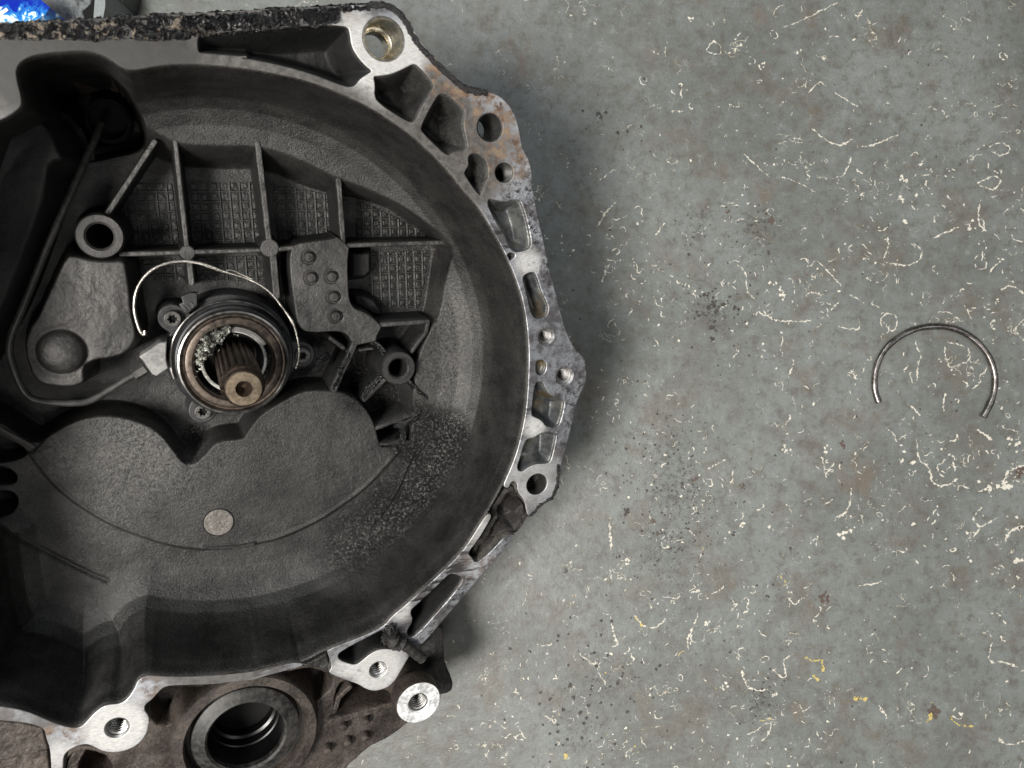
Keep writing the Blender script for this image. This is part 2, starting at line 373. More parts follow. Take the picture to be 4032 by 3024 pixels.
M_BOLT = steel('dull_bolt', (.055, .053, .05), (.125, .12, .112), .42, .6, 600, .3)
M_RUBBER = steel('rubber_seal', (.010, .0095, .009), (.052, .049, .045), .42, 0, 300, .5)
M_BORE = steel('oily_black_bore', (.003, .003, .003), (.008, .008, .009), .22, .1, 30, .08)
M_LUG = steel('scuffed_lug_face', (.40, .40, .40), (.92, .92, .92), .5, .25, 350, .5)
M_BLACK = steel('dark_void', (.002, .002, .002), (.004, .004, .004), .9, 0)

def crust():
    s = NT('oily_crust'); n = s.noise(330, 5, .7); big = s.noise(120, 4, .6)
    x = s.n('ShaderNodeSeparateXYZ'); s.put(x.inputs[0], s.co)
    left = s.map(x.outputs[0], .006, -.03)
    cream = s.math('MULTIPLY', left, s.map(s.noise(110, 6, .8), .54, .60))
    top = s.blob([px(tA((300, 215)), 0, .03, 1), px(tA((900, 180)), 0, .03, 1), px(tA((1500, 150)), 0, .03, 1)])
    col = s.mix(cream, (.006, .005, .006), s.mix(n, (.10, .07, .045), (.70, .58, .44)))
    rg = s.mixf(cream, s.mixf(left, .10, .24), .7)
    glint_paint = s.math('MULTIPLY', s.math('SUBTRACT', 1.0, left), s.math('MULTIPLY', s.map(s.noise(480, 3, .75), .60, .67), s.map(s.noise(110, 3), .40, .58)))
    col = s.mix(glint_paint, col, (.62, .60, .58))  # wet highlights of the crust painted as pale flecks
    nm = s.bump(s.math('ADD', n, s.math('MULTIPLY', s.noise(330, 4, .8), 1.5)), 1.0, .005)
    s.b.inputs['IOR'].default_value = 1.55
    return s.set(col, rg, 0, nm, .9)
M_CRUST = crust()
def simple(name, col, r=.6, met=0, bs=.6, sc=300):
    s = NT(name); n = s.noise(sc, 5, .7)
    return s.set(s.mix(n, tuple(c * .5 for c in col), tuple(c * 1.5 for c in col)), r, met, s.bump(n, bs, .0015))
M_SLUDGE = simple('black_sludge', (.012, .011, .011), .33, 0, 1.0, 500)
M_STUB = simple('greasy_rubber', (.016, .014, .013), .5, .0, .9, 320)
M_DIRT = simple('caked_dirt', (.024, .021, .019), .55, .1, 1.0, 260)

# ------------------------------------------------------------ floor
t12 = T((3200, 1100), 2.659); tR = T((2400, 2000)); tU = T((2200, 0), 1.2074); tV = T((2200, 1650), 1.2074)
def floor_mat():
    s = NT('worn_grey_floor_paint')
    big = s.noise(6, 5, .6); mid = s.noise(22, 6, .65, dist=.4); fine = s.noise(600, 3, .7); gr = s.noise(160, 5, .7)
    col = s.mix(s.map(big, .35, .65), (.124, .131, .121), (.178, .189, .179))
    stain = s.math('MULTIPLY', s.map(mid, .50, .68), s.map(gr, .3, .62, .35, 1))
    col = s.mix(s.math('MULTIPLY', stain, .80), col, (.128, .108, .086))
    st2 = s.math('MULTIPLY', s.map(s.noise(11, 5, .7, dist=1.0), .55, .70), .55); col = s.mix(st2, col, (.115, .112, .100))
    brown = s.math('MULTIPLY', s.map(s.noise(34, 6, .7), .63, .72), .6); col = s.mix(brown, col, (.125, .082, .060))
    m2 = s.noise(85, 7, .78, dist=.15); col = s.mix(s.map(m2, .47, .66, 0, .75), col, (.092, .084, .070)); col = s.mix(s.map(m2, .46, .30, 0, .6), col, (.25, .262, .25))
    col = s.mix(s.map(fine, .56, .70, 0, .65), col, (.07, .068, .06)); col = s.mix(s.map(fine, .36, .27, 0, .3), col, (.30, .30, .28))
    pepper = s.math('MULTIPLY', s.map(s.vor(230), .16, .09), s.map(s.noise(17, 3), .52, .66)); col = s.mix(s.math('MULTIPLY', pepper, .75), col, (.045, .040, .036))
    sc = s.noise(70, 2, .5, vec=s.stretch(.9, (1, 30, 1))); sm = s.map(s.noise(9, 3), .5, .62)
    scr = s.math('MULTIPLY', s.map(sc, .62, .72), sm); col = s.mix(s.math('MULTIPLY', scr, .35), col, (.34, .34, .32))
    sc2 = s.noise(60, 2, .5, vec=s.stretch(-.25, (26, 1, 1))); scr2 = s.math('MULTIPLY', s.map(sc2, .66, .73), s.map(s.noise(8, 3, .5, vec=s.stretch(1, (1, 1, 1))), .5, .6)); col = s.mix(s.math('MULTIPLY', scr2, .3), col, (.33, .33, .31))
    gp = lambda q, r, wt: (*ground(q[0]), 0, r, wt)
    oilm = s.blob([gp(tU((730, 1480)), .022, 1.0), gp(tU((930, 1110)), .028, .8), gp(tU((650, 1070)), .022, .6), gp(tV((560, 330)), .038, .85), gp(tV((520, 600)), .030, .7), gp(tV((520, 130)), .025, .5), gp(tV((960, 1340)), .014, 1.1), gp(tU((190, 560)), .009, 1.3), gp(tU((400, 440)), .03, .35), gp(tV((250, 1250)), .04, .45), gp(tV((60, 1500)), .03, .5)])
    col = s.mix(s.math('MINIMUM', s.math('MULTIPLY', oilm, s.map(s.noise(210, 6, .85), .45, .66)), .92), col, (.030, .029, .027))
    rst = s.blob([gp(tC((1190, 450)), .024, .8), gp(tC((1200, 650)), .018, .8), gp(tV((1430, 275)), .028, .8), gp(tU((980, 80)), .02, .6), gp(tV((1150, 1390)), .014, .8), gp(tU((810, 830)), .016, .5), gp(tU((990, 920)), .016, .6)])
    col = s.mix(s.math('MULTIPLY', s.math('MINIMUM', rst, 1.0), s.map(s.noise(120, 5, .7, vec=s.stretch(0, (1, .35, 1))), .40, .62, 0, .75)), col, (.145, .105, .075))
    # thin broken crack lines where the paint has lifted
    wob = s.noise(42, 3, .6); a = s.math('ABSOLUTE', s.math('SUBTRACT', wob, .5))
    line = s.map(a, .0070, .0030); gate = s.math('MULTIPLY', s.map(s.noise(30, 4, .7, vec=s.stretch(2, (1, 1, 1))), .555, .60), s.map(s.noise(420, 3, .7), .42, .54))
    cr = s.math('MULTIPLY', line, gate); col = s.mix(cr, col, (.62, .57, .47))
    rg = s.mixf(m2, .32, .54)
    h = s.math('ADD', s.math('MULTIPLY', fine, .35), s.math('ADD', s.math('MULTIPLY', gr, 1.4), s.math('MULTIPLY', cr, -.6)))
    return s.set(col, rg, 0, s.bump(h, .34, .0012), .45)
fx, fy = 4.0, 4.0
floor = mesh('floor', [(-fx, -fy, 0), (fx, -fy, 0), (fx, fy, 0), (-fx, fy, 0)], [(0, 1, 2, 3)], floor_mat(), None, False)
tag(floor, kind='structure')

def flake_mat(name, c0, c1):
    s = NT(name); n = s.noise(500, 3); return s.set(s.mix(n, c0, c1), .75)
M_CHIP = flake_mat('bare_cream_undercoat', (.42, .385, .32), (.78, .74, .65))
M_YEL = flake_mat('yellow_undercoat', (.38, .29, .08), (.62, .50, .20))
M_SPOT = flake_mat('tar_spot', (.022, .020, .019), (.075, .062, .055))
M_PINK = flake_mat('brown_stain_chip', (.055, .040, .034), (.125, .088, .070))
ZC = [0]
def zinc():
    ZC[0] += 1; return ZC[0] * 6e-8
class Flakes:
    def __init__(s): s.v = []; s.f = []
    def ribbon(s, pts, wd):
        P = np.array(pts); t = np.gradient(P, axis=0); t /= np.linalg.norm(t, axis=1)[:, None] + 1e-9; nrm = np.stack([-t[:, 1], t[:, 0]], 1)
        o = len(s.v); zz = .00012 + zinc()
        for p, n_, w_ in zip(P, nrm, wd):
            j = RNG.uniform(.3, 1.2, 2)
            s.v += [(p[0] + n_[0] * w_ * j[0], p[1] + n_[1] * w_ * j[0], zz), (p[0] - n_[0] * w_ * j[1], p[1] - n_[1] * w_ * j[1], zz)]
        for k in range(len(P) - 1):
            if wd[k] > 4e-5 and wd[k + 1] > 4e-5: s.f.append((o + 2 * k, o + 2 * k + 1, o + 2 * k + 3, o + 2 * k + 2))
    def blob(s, c, r, z=.0003, asp=1.0):
        z = .00012 + zinc(); o = len(s.v); n = 11; ph = RNG.uniform(0, 6.28); ca, sa = math.cos(ph), math.sin(ph)
        for k in range(n):
            a = 2 * math.pi * k / n; rr = r * RNG.uniform(.5, 1.3); x, y = rr * math.cos(a) * asp, rr * math.sin(a)
            s.v.append((c[0] + x * ca - y * sa, c[1] + x * sa + y * ca, z))
        s.f.append(tuple(range(o, o + n)))
    def build(s, name, mat):
        o = mesh(name, s.v, s.f, mat, None, False); tag(o, kind='stuff'); return o
cream, yellow, dark, brown = Flakes(), Flakes(), Flakes(), Flakes()
HOT = [((2900, 1000), 420, 1.1), ((3500, 800), 300, 1.0), ((3950, 700), 350, 1.0), ((3400, 1850), 380, 1.0), ((3850, 1900), 330, 1.5), ((2450, 2550), 350, 1.3), ((2250, 2900), 320, 1.2),
       ((2500, 1000), 260, .8), ((3100, 2750), 420, .9), ((2450, 1750), 300, .7), ((2650, 2150), 300, .7), ((2950, 1300), 300, .8), ((3900, 1200), 300, .9), ((1900, 2850), 200, 1.2), ((3000, 2900), 250, .8)]
def dens(u, v):
    b = .30 if u > 2150 else .16
    if v < 500 and u < 2700: b *= .25
    return (b + sum(wt * math.exp(-((u - c[0]) ** 2 + (v - c[1]) ** 2) / (2 * (r * .6) ** 2)) for c, r, wt in HOT)) * (.25 + 1.5 * max(0, float(vnoise(np.array(u / 110.), np.array(v / 110.), 1.0, 9)) * .8 + .45))
def squiggle(u, v, L, wpx, loop=False, tgt=cream, curv=None):
    x, y = ground((u, v)); step = .00055; n = max(4, int(L / step)); a = RNG.uniform(0, 6.28)
    k = RNG.normal(0, 60) if curv is None else curv; pts = []; ws = []; ph = RNG.uniform(0, 9)
    if loop:
        r = L / 6.28; n = max(14, int(L / step)); c = (x, y); ax = RNG.uniform(.55, 1)
        for i in range(n + 1):
            t = a + 6.28 * i / n * RNG.uniform(.985, 1.0); rr = r * (1 + .22 * math.sin(2.2 * t + ph) + RNG.normal(0, .05))
            pts.append((c[0] + rr * math.cos(t), c[1] + rr * ax * math.sin(t)))
    else:
        for i in range(n):
            k += RNG.normal(0, 70); k *= .85; a += k * step + RNG.normal(0, .34)
            x += step * math.cos(a); y += step * math.sin(a); pts.append((x, y))
    w0 = wpx * .000218 / 2; g = RNG.uniform(0, 100)
    for i in range(len(pts)):
        e = min(1, (i + 1) / 3, (len(pts) - i) / 3)
        nz = float(vnoise(np.array(g + i * .35), np.array(0.3), 1.0, 5)); nz2 = float(vnoise(np.array(g + i * .09), np.array(7.1), 1.0, 3))
        ws.append(w0 * e * max(0, .68 + 1.0 * nz) * (0 if (nz2 < -.22 and not (wpx > 9)) else 1))
    if len(pts) > 3: tgt.ribbon(pts, ws)
cnt = 0
while cnt < 3300:
    u, v = RNG.uniform(-200, 4500), RNG.uniform(-300, 3350)
    if RNG.random() > dens(u, v) / 1.6: continue
    cnt += 1; q = RNG.random(); tgt = yellow if (v > 2100 and RNG.random() < .055) else cream
    big = 1.25 if u > 3550 else 1.0
    if q < .40: squiggle(u, v, RNG.uniform(.0015, .007), RNG.uniform(2, 4.6) * big, tgt=tgt)
    elif q < .50: squiggle(u, v, RNG.uniform(.008, .024), RNG.uniform(2.2, 5.2) * big, tgt=tgt)
    elif q < .53: squiggle(u, v, RNG.uniform(.008, .026), RNG.uniform(2, 4) * big, loop=True)
    elif q < .80: tgt.blob(ground((u, v)), (.9 + 4.5 * RNG.random() ** 3.5) * .000218 * big, asp=RNG.uniform(1, 1.8))
def trace(pts, wpx, tgt=cream):
    P = chaikin([ground(p) for p in pts], 3, False)
    L = np.r_[0, np.cumsum(np.linalg.norm(np.diff(P, axis=0), axis=1))]; n = max(5, int(L[-1] / .0005)); t = np.linspace(0, L[-1], n)
    P = np.stack([np.interp(t, L, P[:, 0]), np.interp(t, L, P[:, 1])], 1) + RNG.normal(0, .00022, (n, 2))
    gg = RNG.uniform(0, 50); P += .0006 * np.stack([vnoise(t / .0018 + gg, t * 0 + .4, 1.0, 2), vnoise(t / .0018 + gg, t * 0 + 5.4, 1.0, 4)], 1)
    g = RNG.uniform(0, 100); ws = [wpx * .000105 * max(.12, .72 + 1.0 * float(vnoise(np.array(g + i * .35), np.array(.3), 1.0, 5)) + .4 * float(vnoise(np.array(g + i * .12), np.array(3.3), 1.0, 6))) for i in range(n)]
    tgt.ribbon(P, ws)
t12 = T((3200, 1100), 2.659); tR = T((2400, 2000)); tU = T((2200, 0), 1.2074); tV = T((2200, 1650), 1.2074)
for pts, wd in [(t12((1070, 640), (1090, 720), (1140, 790), (1100, 880), (1090, 980), (1090, 1060)), 8), (t12((1410, 660), (1540, 680), (1660, 740), (1630, 860), (1540, 890), (1450, 920)), 6),
                (t12((1380, 700), (1380, 800), (1430, 930)), 5), (t12((980, 1300), (1050, 1340), (1080, 1390), (1130, 1430)), 8), (t12((1390, 1200), (1355, 1280), (1370, 1380)), 7),
                (t12((780, 350), (700, 400), (720, 490)), 6), (t12((720, 360), (800, 350), (880, 390), (880, 480), (840, 560), (770, 500)), 6), (t12((260, 490), (360, 520), (490, 525), (480, 420)), 6),
                (t12((190, 320), (260, 250)), 9), (t12((370, 150), (530, 240)), 5), (t12((1700, 1570), (1780, 1620), (1870, 1659)), 9), (t12((1800, 960), (1740, 1010), (1760, 1080), (1660, 1140)), 6),
                (t12((2212, 420), (2120, 490), (2130, 570), (2212, 640)), 10), (t12((360, 980), (420, 965), (475, 1000), (420, 1030), (360, 1000)), 6), (t12((700, 300), (600, 250), (650, 200)), 5),
                (tR((220, 930), (260, 1000), (340, 1050), (430, 1030), (490, 960)), 8), (tR((770, 920), (730, 1040), (670, 1150), (690, 1250)), 9), (tR((1060, 780), (1090, 830)), 7), (tR((1110, 830), (1060, 900)), 7),
                (tR((1140, 820), (1190, 770), (1220, 820), (1180, 860), (1220, 890), (1160, 910)), 6), (tR((1560, 1280), (1500, 1330), (1550, 1470), (1500, 1480), (1420, 1410)), 8), (tR((1150, 1420), (1180, 1540), (1260, 1590), (1380, 1580)), 9),
                (tR((1550, 770), (1610, 850), (1650, 800), (1700, 780)), 8), (tR((0, 540), (20, 640)), 8), (tR((20, 1010), (40, 1120), (80, 1190), (20, 1210)), 9), (tR((460, 770), (560, 790), (640, 770)), 6), (tR((710, 745), (780, 710)), 8),
                (tR((1960, 110), (1990, 60), (2080, 30)), 6), (tR((1750, 250), (1750, 320)), 6), (tR((1760, 280), (1810, 270)), 6), (tR((1810, 240), (1805, 330)), 6), (tR((1130, 1330), (1110, 1250), (1150, 1210), (1190, 1240)), 6),
                (tU((180, 870), (240, 820), (270, 805)), 6), (tU((180, 1080), (220, 1010), (270, 965)), 8), (tU((205, 1340), (225, 1280), (240, 1250)), 9), (tU((460, 1120), (500, 1060)), 11), (tU((1185, 440), (1240, 385), (1270, 410)), 6),
                (tU((1200, 610), (1260, 660), (1330, 700), (1400, 660)), 8), (tU((1310, 440), (1420, 510)), 7), (tU((880, 730), (940, 790), (1000, 840)), 6), (tU((1060, 840), (1140, 870), (1220, 915)), 6), (tU((1390, 750), (1360, 830), (1320, 845)), 7),
                (tU((1560, 1130), (1570, 1180), (1530, 1240), (1600, 1260), (1700, 1260), (1735, 1190), (1690, 1160)), 9), (tU((700, 240), (740, 190), (780, 230), (760, 265), (720, 250)), 5), (tU((2050, 700), (2100, 670), (2160, 710), (2100, 745), (2060, 720)), 7),
                (tU((1990, 870), (2060, 835), (2110, 850), (2070, 910), (2000, 880)), 9), (tU((1060, 130), (1130, 110), (1230, 60), (1330, 10)), 5), (tU((730, 250), (700, 245)), 7), (tU((850, 1260), (890, 1290), (890, 1380), (930, 1420)), 7), (tU((960, 1460), (1010, 1530), (1200, 1525)), 6),
                (tU((1780, 1130), (1900, 1080)), 8), (tU((1610, 640), (1500, 690), (1440, 700)), 7), (tU((2000, 970), (1990, 1060), (2030, 1100)), 9), (tU((1230, 1240), (1290, 1300), (1340, 1360)), 8), (tU((2100, 1380), (2150, 1350), (2212, 1400)), 10),
                (tV((1300, 380), (1250, 415)), 7), (tV((1390, 330), (1385, 420), (1330, 470)), 10), (tV((1250, 180), (1270, 280)), 9), (tV((1700, 100), (1710, 200), (1760, 220), (1770, 300), (1830, 325), (1900, 280)), 9), (tV((2010, 420), (1960, 470), (2000, 520), (2080, 470)), 11),
                (tV((2120, 590), (2140, 530), (2212, 510)), 14), (tV((1970, 560), (2000, 520)), 10), (tV((1990, 50), (2060, 100)), 10), (tV((710, 235), (800, 190)), 8), (tV((2060, 1060), (2035, 1160), (2110, 1150), (2180, 1180)), 12), (tV((240, 490), (245, 540), (250, 620)), 12),
                (tV((1520, 1360), (1560, 1420)), 13), (tV((2090, 1520), (2130, 1555), (2212, 1530)), 12), (tV((2110, 300), (2140, 240), (2212, 220)), 16), (tV((1420, 790), (1500, 785), (1530, 770)), 8), (tV((1010, 1440), (1000, 1500), (960, 1530)), 9), (tV((900, 1500), (940, 1480), (990, 1440)), 7)]:
    trace(pts, wd * .78)
for pts, wd in [(tR((220, 930), (260, 1000), (290, 1025)), 10), (tR((1700, 1300), (1780, 1340), (1850, 1300), (1865, 1420)), 7), (tR((1760, 1460), (1820, 1500)), 8), (tV((1400, 1325), (1460, 1330)), 16), (tV((1750, 1440), (1780, 1390)), 14),
                (tV((1860, 1420), (1900, 1460), (1980, 1460)), 11), (tV((25, 1590), (40, 1610)), 14), (tV((360, 1550), (365, 1560)), 14), (tV((1250, 1140), (1255, 1200)), 8)]:
    trace(pts, wd, yellow)
for p, r in [(tV((1370, 545))[0], 22), (tV((2040, 330))[0], 26), (tV((2130, 310))[0], 24), (tV((2160, 120))[0], 26), (tV((2190, 680))[0], 22), (tV((330, 670))[0], 12), (tV((1270, 140))[0], 14), (tV((1085, 135))[0], 15), (tR((1000, 1560))[0], 14),
             (tR((840, 1000))[0], 13), (tR((1150, 150))[0], 14), (tR((1440, 1620))[0], 12), (tU((1030, 1360))[0], 16), (tU((1070, 1395))[0], 16), (tU((965, 320))[0], 14), (tU((628, 90))[0], 12), (tU((1640, 850))[0], 16), (tU((1630, 955))[0], 14), (tU((1960, 1080))[0], 16), (tU((2075, 1525))[0], 9)]:
    for _ in range(6): cream.blob((ground(p)[0] + RNG.normal(0, r * .00013), ground(p)[1] + RNG.normal(0, r * .00013)), r * .000218 * RNG.uniform(.2, .45))
def cluster(c, r, n, smax, tgt=dark):
    for _ in range(n):
        q = (c[0] + RNG.normal(0, r), c[1] + RNG.normal(0, r)); sz = .8 * smax * RNG.random() ** 3 + 1.4
        tgt.blob(ground(q), sz * .000218, z=.0002)
cluster(tU((730, 1480))[0], 45, 60, 14); cluster(tU((740, 1500))[0], 100, 110, 6); cluster(tU((930, 1110))[0], 70, 90, 4); cluster(tU((650, 1070))[0], 60, 60, 4)
cluster(tV((560, 330))[0], 110, 190, 5); cluster(tV((520, 600))[0], 90, 110, 4.5); cluster(tV((520, 120))[0], 80, 60, 5); cluster(tV((250, 1250))[0], 130, 90, 8); cluster(tV((60, 1500))[0], 80, 50, 9); cluster(tU((260, 620))[0], 60, 12, 7)
cluster(tU((300, 560))[0], 200, 20, 7); cluster((3000, 1500), 700, 130, 5); cluster((2900, 2300), 600, 130, 6); cluster((3300, 500), 500, 60, 5); cluster(tV((960, 1340))[0], 50, 60, 5); cluster((2500, 2700), 300, 60, 7)
for p, r in [(tU((190, 550))[0], 16), (tU((740, 1475))[0], 18), (tU((712, 1470))[0], 15), (tR((155, 35))[0], 16), (tR((1080, 225))[0], 11), (tR((1375, 765))[0], 10), (tR((70, 425))[0], 10), (tR((110, 1455))[0], 10), (tM((1610, 660))[0], 9), (tM((1300, 1370))[0], 9)]:
    for _ in range(5): dark.blob((ground(p)[0] + RNG.normal(0, r * .00010), ground(p)[1] + RNG.normal(0, r * .00010)), r * .000218 * RNG.uniform(.2, .5), z=.0002 + _ * .00001)
for p, r in [(tR((385, 120))[0], 14), (tR((415, 225))[0], 11), (tR((1850, 770))[0], 22), (tR((1880, 800))[0], 18), (tU((1005, 1045))[0], 18), (tV((870, 315))[0], 15), (tV((640, 290))[0], 14), (tV((2190, 250))[0], 28), (tU((805, 1000))[0], 12), (tV((1790, 1390))[0], 30), (tV((1345, 120))[0], 18)]:
    for _ in range(9): brown.blob((ground(p)[0] + RNG.normal(0, r * .00009), ground(p)[1] + RNG.normal(0, r * .00009)), r * .000218 * RNG.uniform(.12, .42))
cluster((3100, 2000), 800, 60, 7, brown); cluster((3800, 1500), 300, 20, 9, brown)
cream.build('chipped_paint_marks', M_CHIP); yellow.build('yellow_paint_marks', M_YEL); dark.build('tar_specks', M_SPOT); brown.build('brown_specks', M_PINK)

# ------------------------------------------------------------ snap ring on the floor
ring_pts = t12((690, 1290), (655, 1200), (642, 1090), (652, 960), (690, 840), (770, 712), (880, 620), (1000, 550), (1120, 508), (1270, 492), (1420, 500), (1560, 545), (1680, 620), (1790, 725), (1870, 860), (1908, 1000), (1908, 1110), (1885, 1230), (1840, 1340), (1785, 1440))
rp = [(*ground(p, .0026), .0026) for p in ring_pts]
rad = lambda n: [.0026 * (1 + .05 * math.sin(i * .9)) * (1.0 if i < n - 8 else 1.12) for i in range(n)]
rp = smooth_path(rp, 2)
sr = tube('snap_ring', rp, rad(len(rp)), M_SNAP, None, 16)
tag(sr, 'open round dark steel snap ring lying alone on the grey floor', 'snap ring')

# ------------------------------------------------------------ gearbox
GB = empty('gearbox', 'dismounted dirty aluminium gearbox with its bell housing facing up, leaning on the floor', 'gearbox', FRAME)

def P1(*groups):
    out = []
    for g in groups: out += g
    return out
# opening of the bell (traced along its rim)
inner1 = P1(tG((1060, 1140), (1100, 1050), (1140, 960), (1190, 820), (1230, 660), (1265, 480), (1283, 250), (1290, 0)), tF((1285, 1440), (1270, 1250), (1232, 1050), (1180, 890), (1120, 740), (1060, 620), (990, 490), (920, 365), (840, 240)),
            tC((720, 1655), (600, 1500), (480, 1370), (360, 1260), (230, 1150)), tB((1570, 1005), (1350, 880), (1150, 790), (960, 720), (700, 655), (400, 600), (0, 560)), tA((1600, 560), (1400, 572), (1150, 620)))
port = tA((1060, 590), (960, 510), (830, 455), (700, 440), (350, 468), (200, 520), (140, 600), (150, 700), (190, 850), (190, 930), (100, 1000), (0, 1050), (-160, 1110))
leftside = tJ((-250, 1080), (0, 1125), (150, 1145), (300, 1190), (450, 1260), (600, 1312), (700, 1310), (760, 1250), (830, 1170), (920, 1110), (1040, 1105), (1110, 1060), (1170, 970), (1200, 890), (1280, 852), (1400, 862), (1600, 867), (1900, 855), (2212, 822), (2291, 795), (2531, 745), (2641, 745))
inner2 = P1(tK((860, 628), (1100, 540), (1340, 440)), tM((100, 1050), (190, 980), (300, 880), (400, 790), (480, 720), (600, 605), (700, 500), (760, 420), (840, 290), (930, 155)))
OPEN = chaikin(locs(P1(inner1, port, tD((-130, 640), (-130, 1080)), leftside, inner2)), 1)
B_L = locs(tB((0, 500)))

# machined flange faces
outer1 = P1(tA((-300, 215), (0, 208), (290, 193), (700, 168), (900, 152), (1400, 125), (2000, 100)), tB((300, 92), (600, 75), (1200, 50), (1450, 35), (1530, 20), (1600, 32), (1700, 75), (1780, 160), (1830, 240), (1900, 370), (2000, 470), (2100, 590)),
            tC((660, 700), (770, 790), (900, 800), (1000, 815), (1090, 880), (1150, 960), (1190, 1060), (1215, 1180), (1230, 1290), (1290, 1390), (1315, 1480), (1320, 1600)), tF((1325, 120), (1375, 350), (1420, 560), (1460, 750), (1510, 950), (1560, 1150), (1610, 1330), (1680, 1480), (1760, 1560)),
            tG((1780, 40), (1797, 140), (1780, 260), (1720, 360), (1690, 500), (1640, 700), (1600, 850), (1560, 980), (1548, 1100), (1500, 1230), (1400, 1290), (1310, 1390), (1280, 1398), (1265, 1350), (1250, 1260), (1190, 1190), (1185, 1110), (1155, 1092), (1130, 1110), (1112, 1160)))
def rag(pl, amp, n=1):
    """slightly uneven cast outline"""
    p = np.array(pl); return [(x + RNG.normal(0, amp), y + RNG.normal(0, amp)) for x, y in p]
F1 = chaikin(locs(P1(outer1, inner1, port, tA((-300, 1110)))), 2)
pockets = dict(
 p1=(P1(tA((1722, 320), (1725, 440), (1745, 462), (2212, 497)), tB((300, 500), (450, 520), (650, 562), (850, 612), (1050, 680), (1200, 742), (1290, 762), (1335, 735), (1368, 685), (1430, 648), (1475, 618), (1415, 575), (1345, 495), (1290, 400), (1278, 290), (1262, 235), (1200, 224), (1050, 215), (600, 245), (300, 270), (0, 300))), -.029, .010, M_DEEP),
 p2=(tB((1482, 665), (1500, 740), (1492, 850), (1560, 920), (1700, 1010), (1800, 1066), (1845, 1060), (1900, 930), (2010, 770), (2005, 720), (1900, 600), (1840, 550), (1780, 582), (1640, 648), (1520, 662)), -.027, .009, M_POCKET),
 p3=(tC((520, 815), (570, 820), (640, 870), (730, 950), (738, 1000), (720, 1080), (735, 1180), (760, 1260), (745, 1310), (640, 1325), (600, 1356), (560, 1340), (480, 1270), (360, 1150), (345, 1110), (420, 960), (490, 840)), -.027, .009, M_POCKET),
 p4=(P1(tC((770, 1350), (820, 1328), (900, 1370), (935, 1440), (935, 1560)), tF((920, 20), (880, 135), (862, 155), (800, 80), (735, -20)), tC((726, 1500), (768, 1440), (760, 1390))), -.017, .006, M_POCKET),
 p5=(tF((930, 205), (945, 180), (1000, 195), (1080, 212), (1150, 195), (1205, 190), (1240, 260), (1280, 400), (1310, 560), (1300, 620), (1200, 650), (1150, 640), (1100, 570), (1080, 500), (1040, 440), (980, 340), (935, 250)), -.013, .007, M_BRIGHT),
 p5b=(tF((1120, 650), (1165, 660), (1170, 690), (1120, 730), (1095, 680)), -.005, .002, M_POCKET),
 p6=(tF((1237, 870), (1258, 840), (1330, 812), (1362, 870), (1400, 1000), (1445, 1080), (1462, 1150), (1440, 1205), (1390, 1226), (1330, 1220), (1300, 1150), (1270, 1000), (1240, 900)), -.013, .006, M_BRIGHT),
 p7=(tG((1375, 38), (1420, 38), (1446, 80), (1430, 145), (1398, 176), (1360, 165), (1347, 120), (1350, 60)), -.004, .0022, M_BRIGHT),
 p8=(tG((1338, 280), (1352, 240), (1385, 224), (1415, 240), (1432, 290), (1470, 340), (1540, 375), (1602, 388), (1590, 480), (1555, 600), (1530, 630), (1440, 620), (1412, 580), (1380, 553), (1320, 530), (1310, 500), (1330, 330)), -.012, .006, M_BRIGHT),
 p9=(tG((1262, 738), (1290, 722), (1330, 720), (1370, 690), (1420, 670), (1500, 675), (1530, 695), (1510, 800), (1480, 920), (1450, 942), (1350, 945), (1290, 970), (1240, 1010), (1200, 1008), (1185, 970), (1210, 900), (1240, 800)), -.012, .006, M_BRIGHT),
 q1=(tM((620, 680), (700, 710), (715, 740), (640, 850), (500, 1010), (330, 1200), (270, 1240), (235, 1230), (225, 1180), (270, 1120), (278, 1070), (250, 1010), (330, 940), (480, 800), (580, 700)), -.024, .005, M_DEEP),
 q2=(tK((950, 690), (965, 655), (1100, 578), (1340, 455), (1400, 430), (1450, 470), (1440, 540), (1480, 600), (1470, 632), (1330, 620), (1240, 660), (1170, 720), (1110, 765), (1040, 750), (970, 720)), -.022, .005, M_DEEP))
BORES = dict(a=((1510, 154), 84, 'sleeve'), b=((1929.5, 502), 53, 'through'), c=((1986, 680), 38, 'oily'), d=((2150, 1326), 31, 'tap'), e=((2223, 1481), 34, 'tap'), f=((2114, 1907), 40, 'blind'),
             g=((1489, 2637), 32, 'tap'), i=((461, 2866), 43, 'tap'))
def bore_hole(k):
    p, r, kind = BORES[k]; return circ(loc(p), locr(p, r, 0), 48)
def pk(k): return chaikin(locs(pockets[k][0]), 2)
THK = .030
F2 = chaikin(locs(P1(tM((975, 175), (890, 320), (840, 400), (775, 480), (765, 520), (800, 550), (812, 580), (850, 582), (960, 490), (1090, 345), (1165, 342), (1170, 352), (1000, 560), (840, 740), (740, 860), (560, 1070), (330, 1340), (270, 1330)),
                  tK((1590, 600), (1575, 690), (1540, 745), (1480, 850), (1440, 912), (1380, 962), (1280, 992), (1200, 975), (1130, 930), (1055, 905), (960, 870), (865, 830), (898, 790), (888, 720), (862, 665)), inner2)), 2)
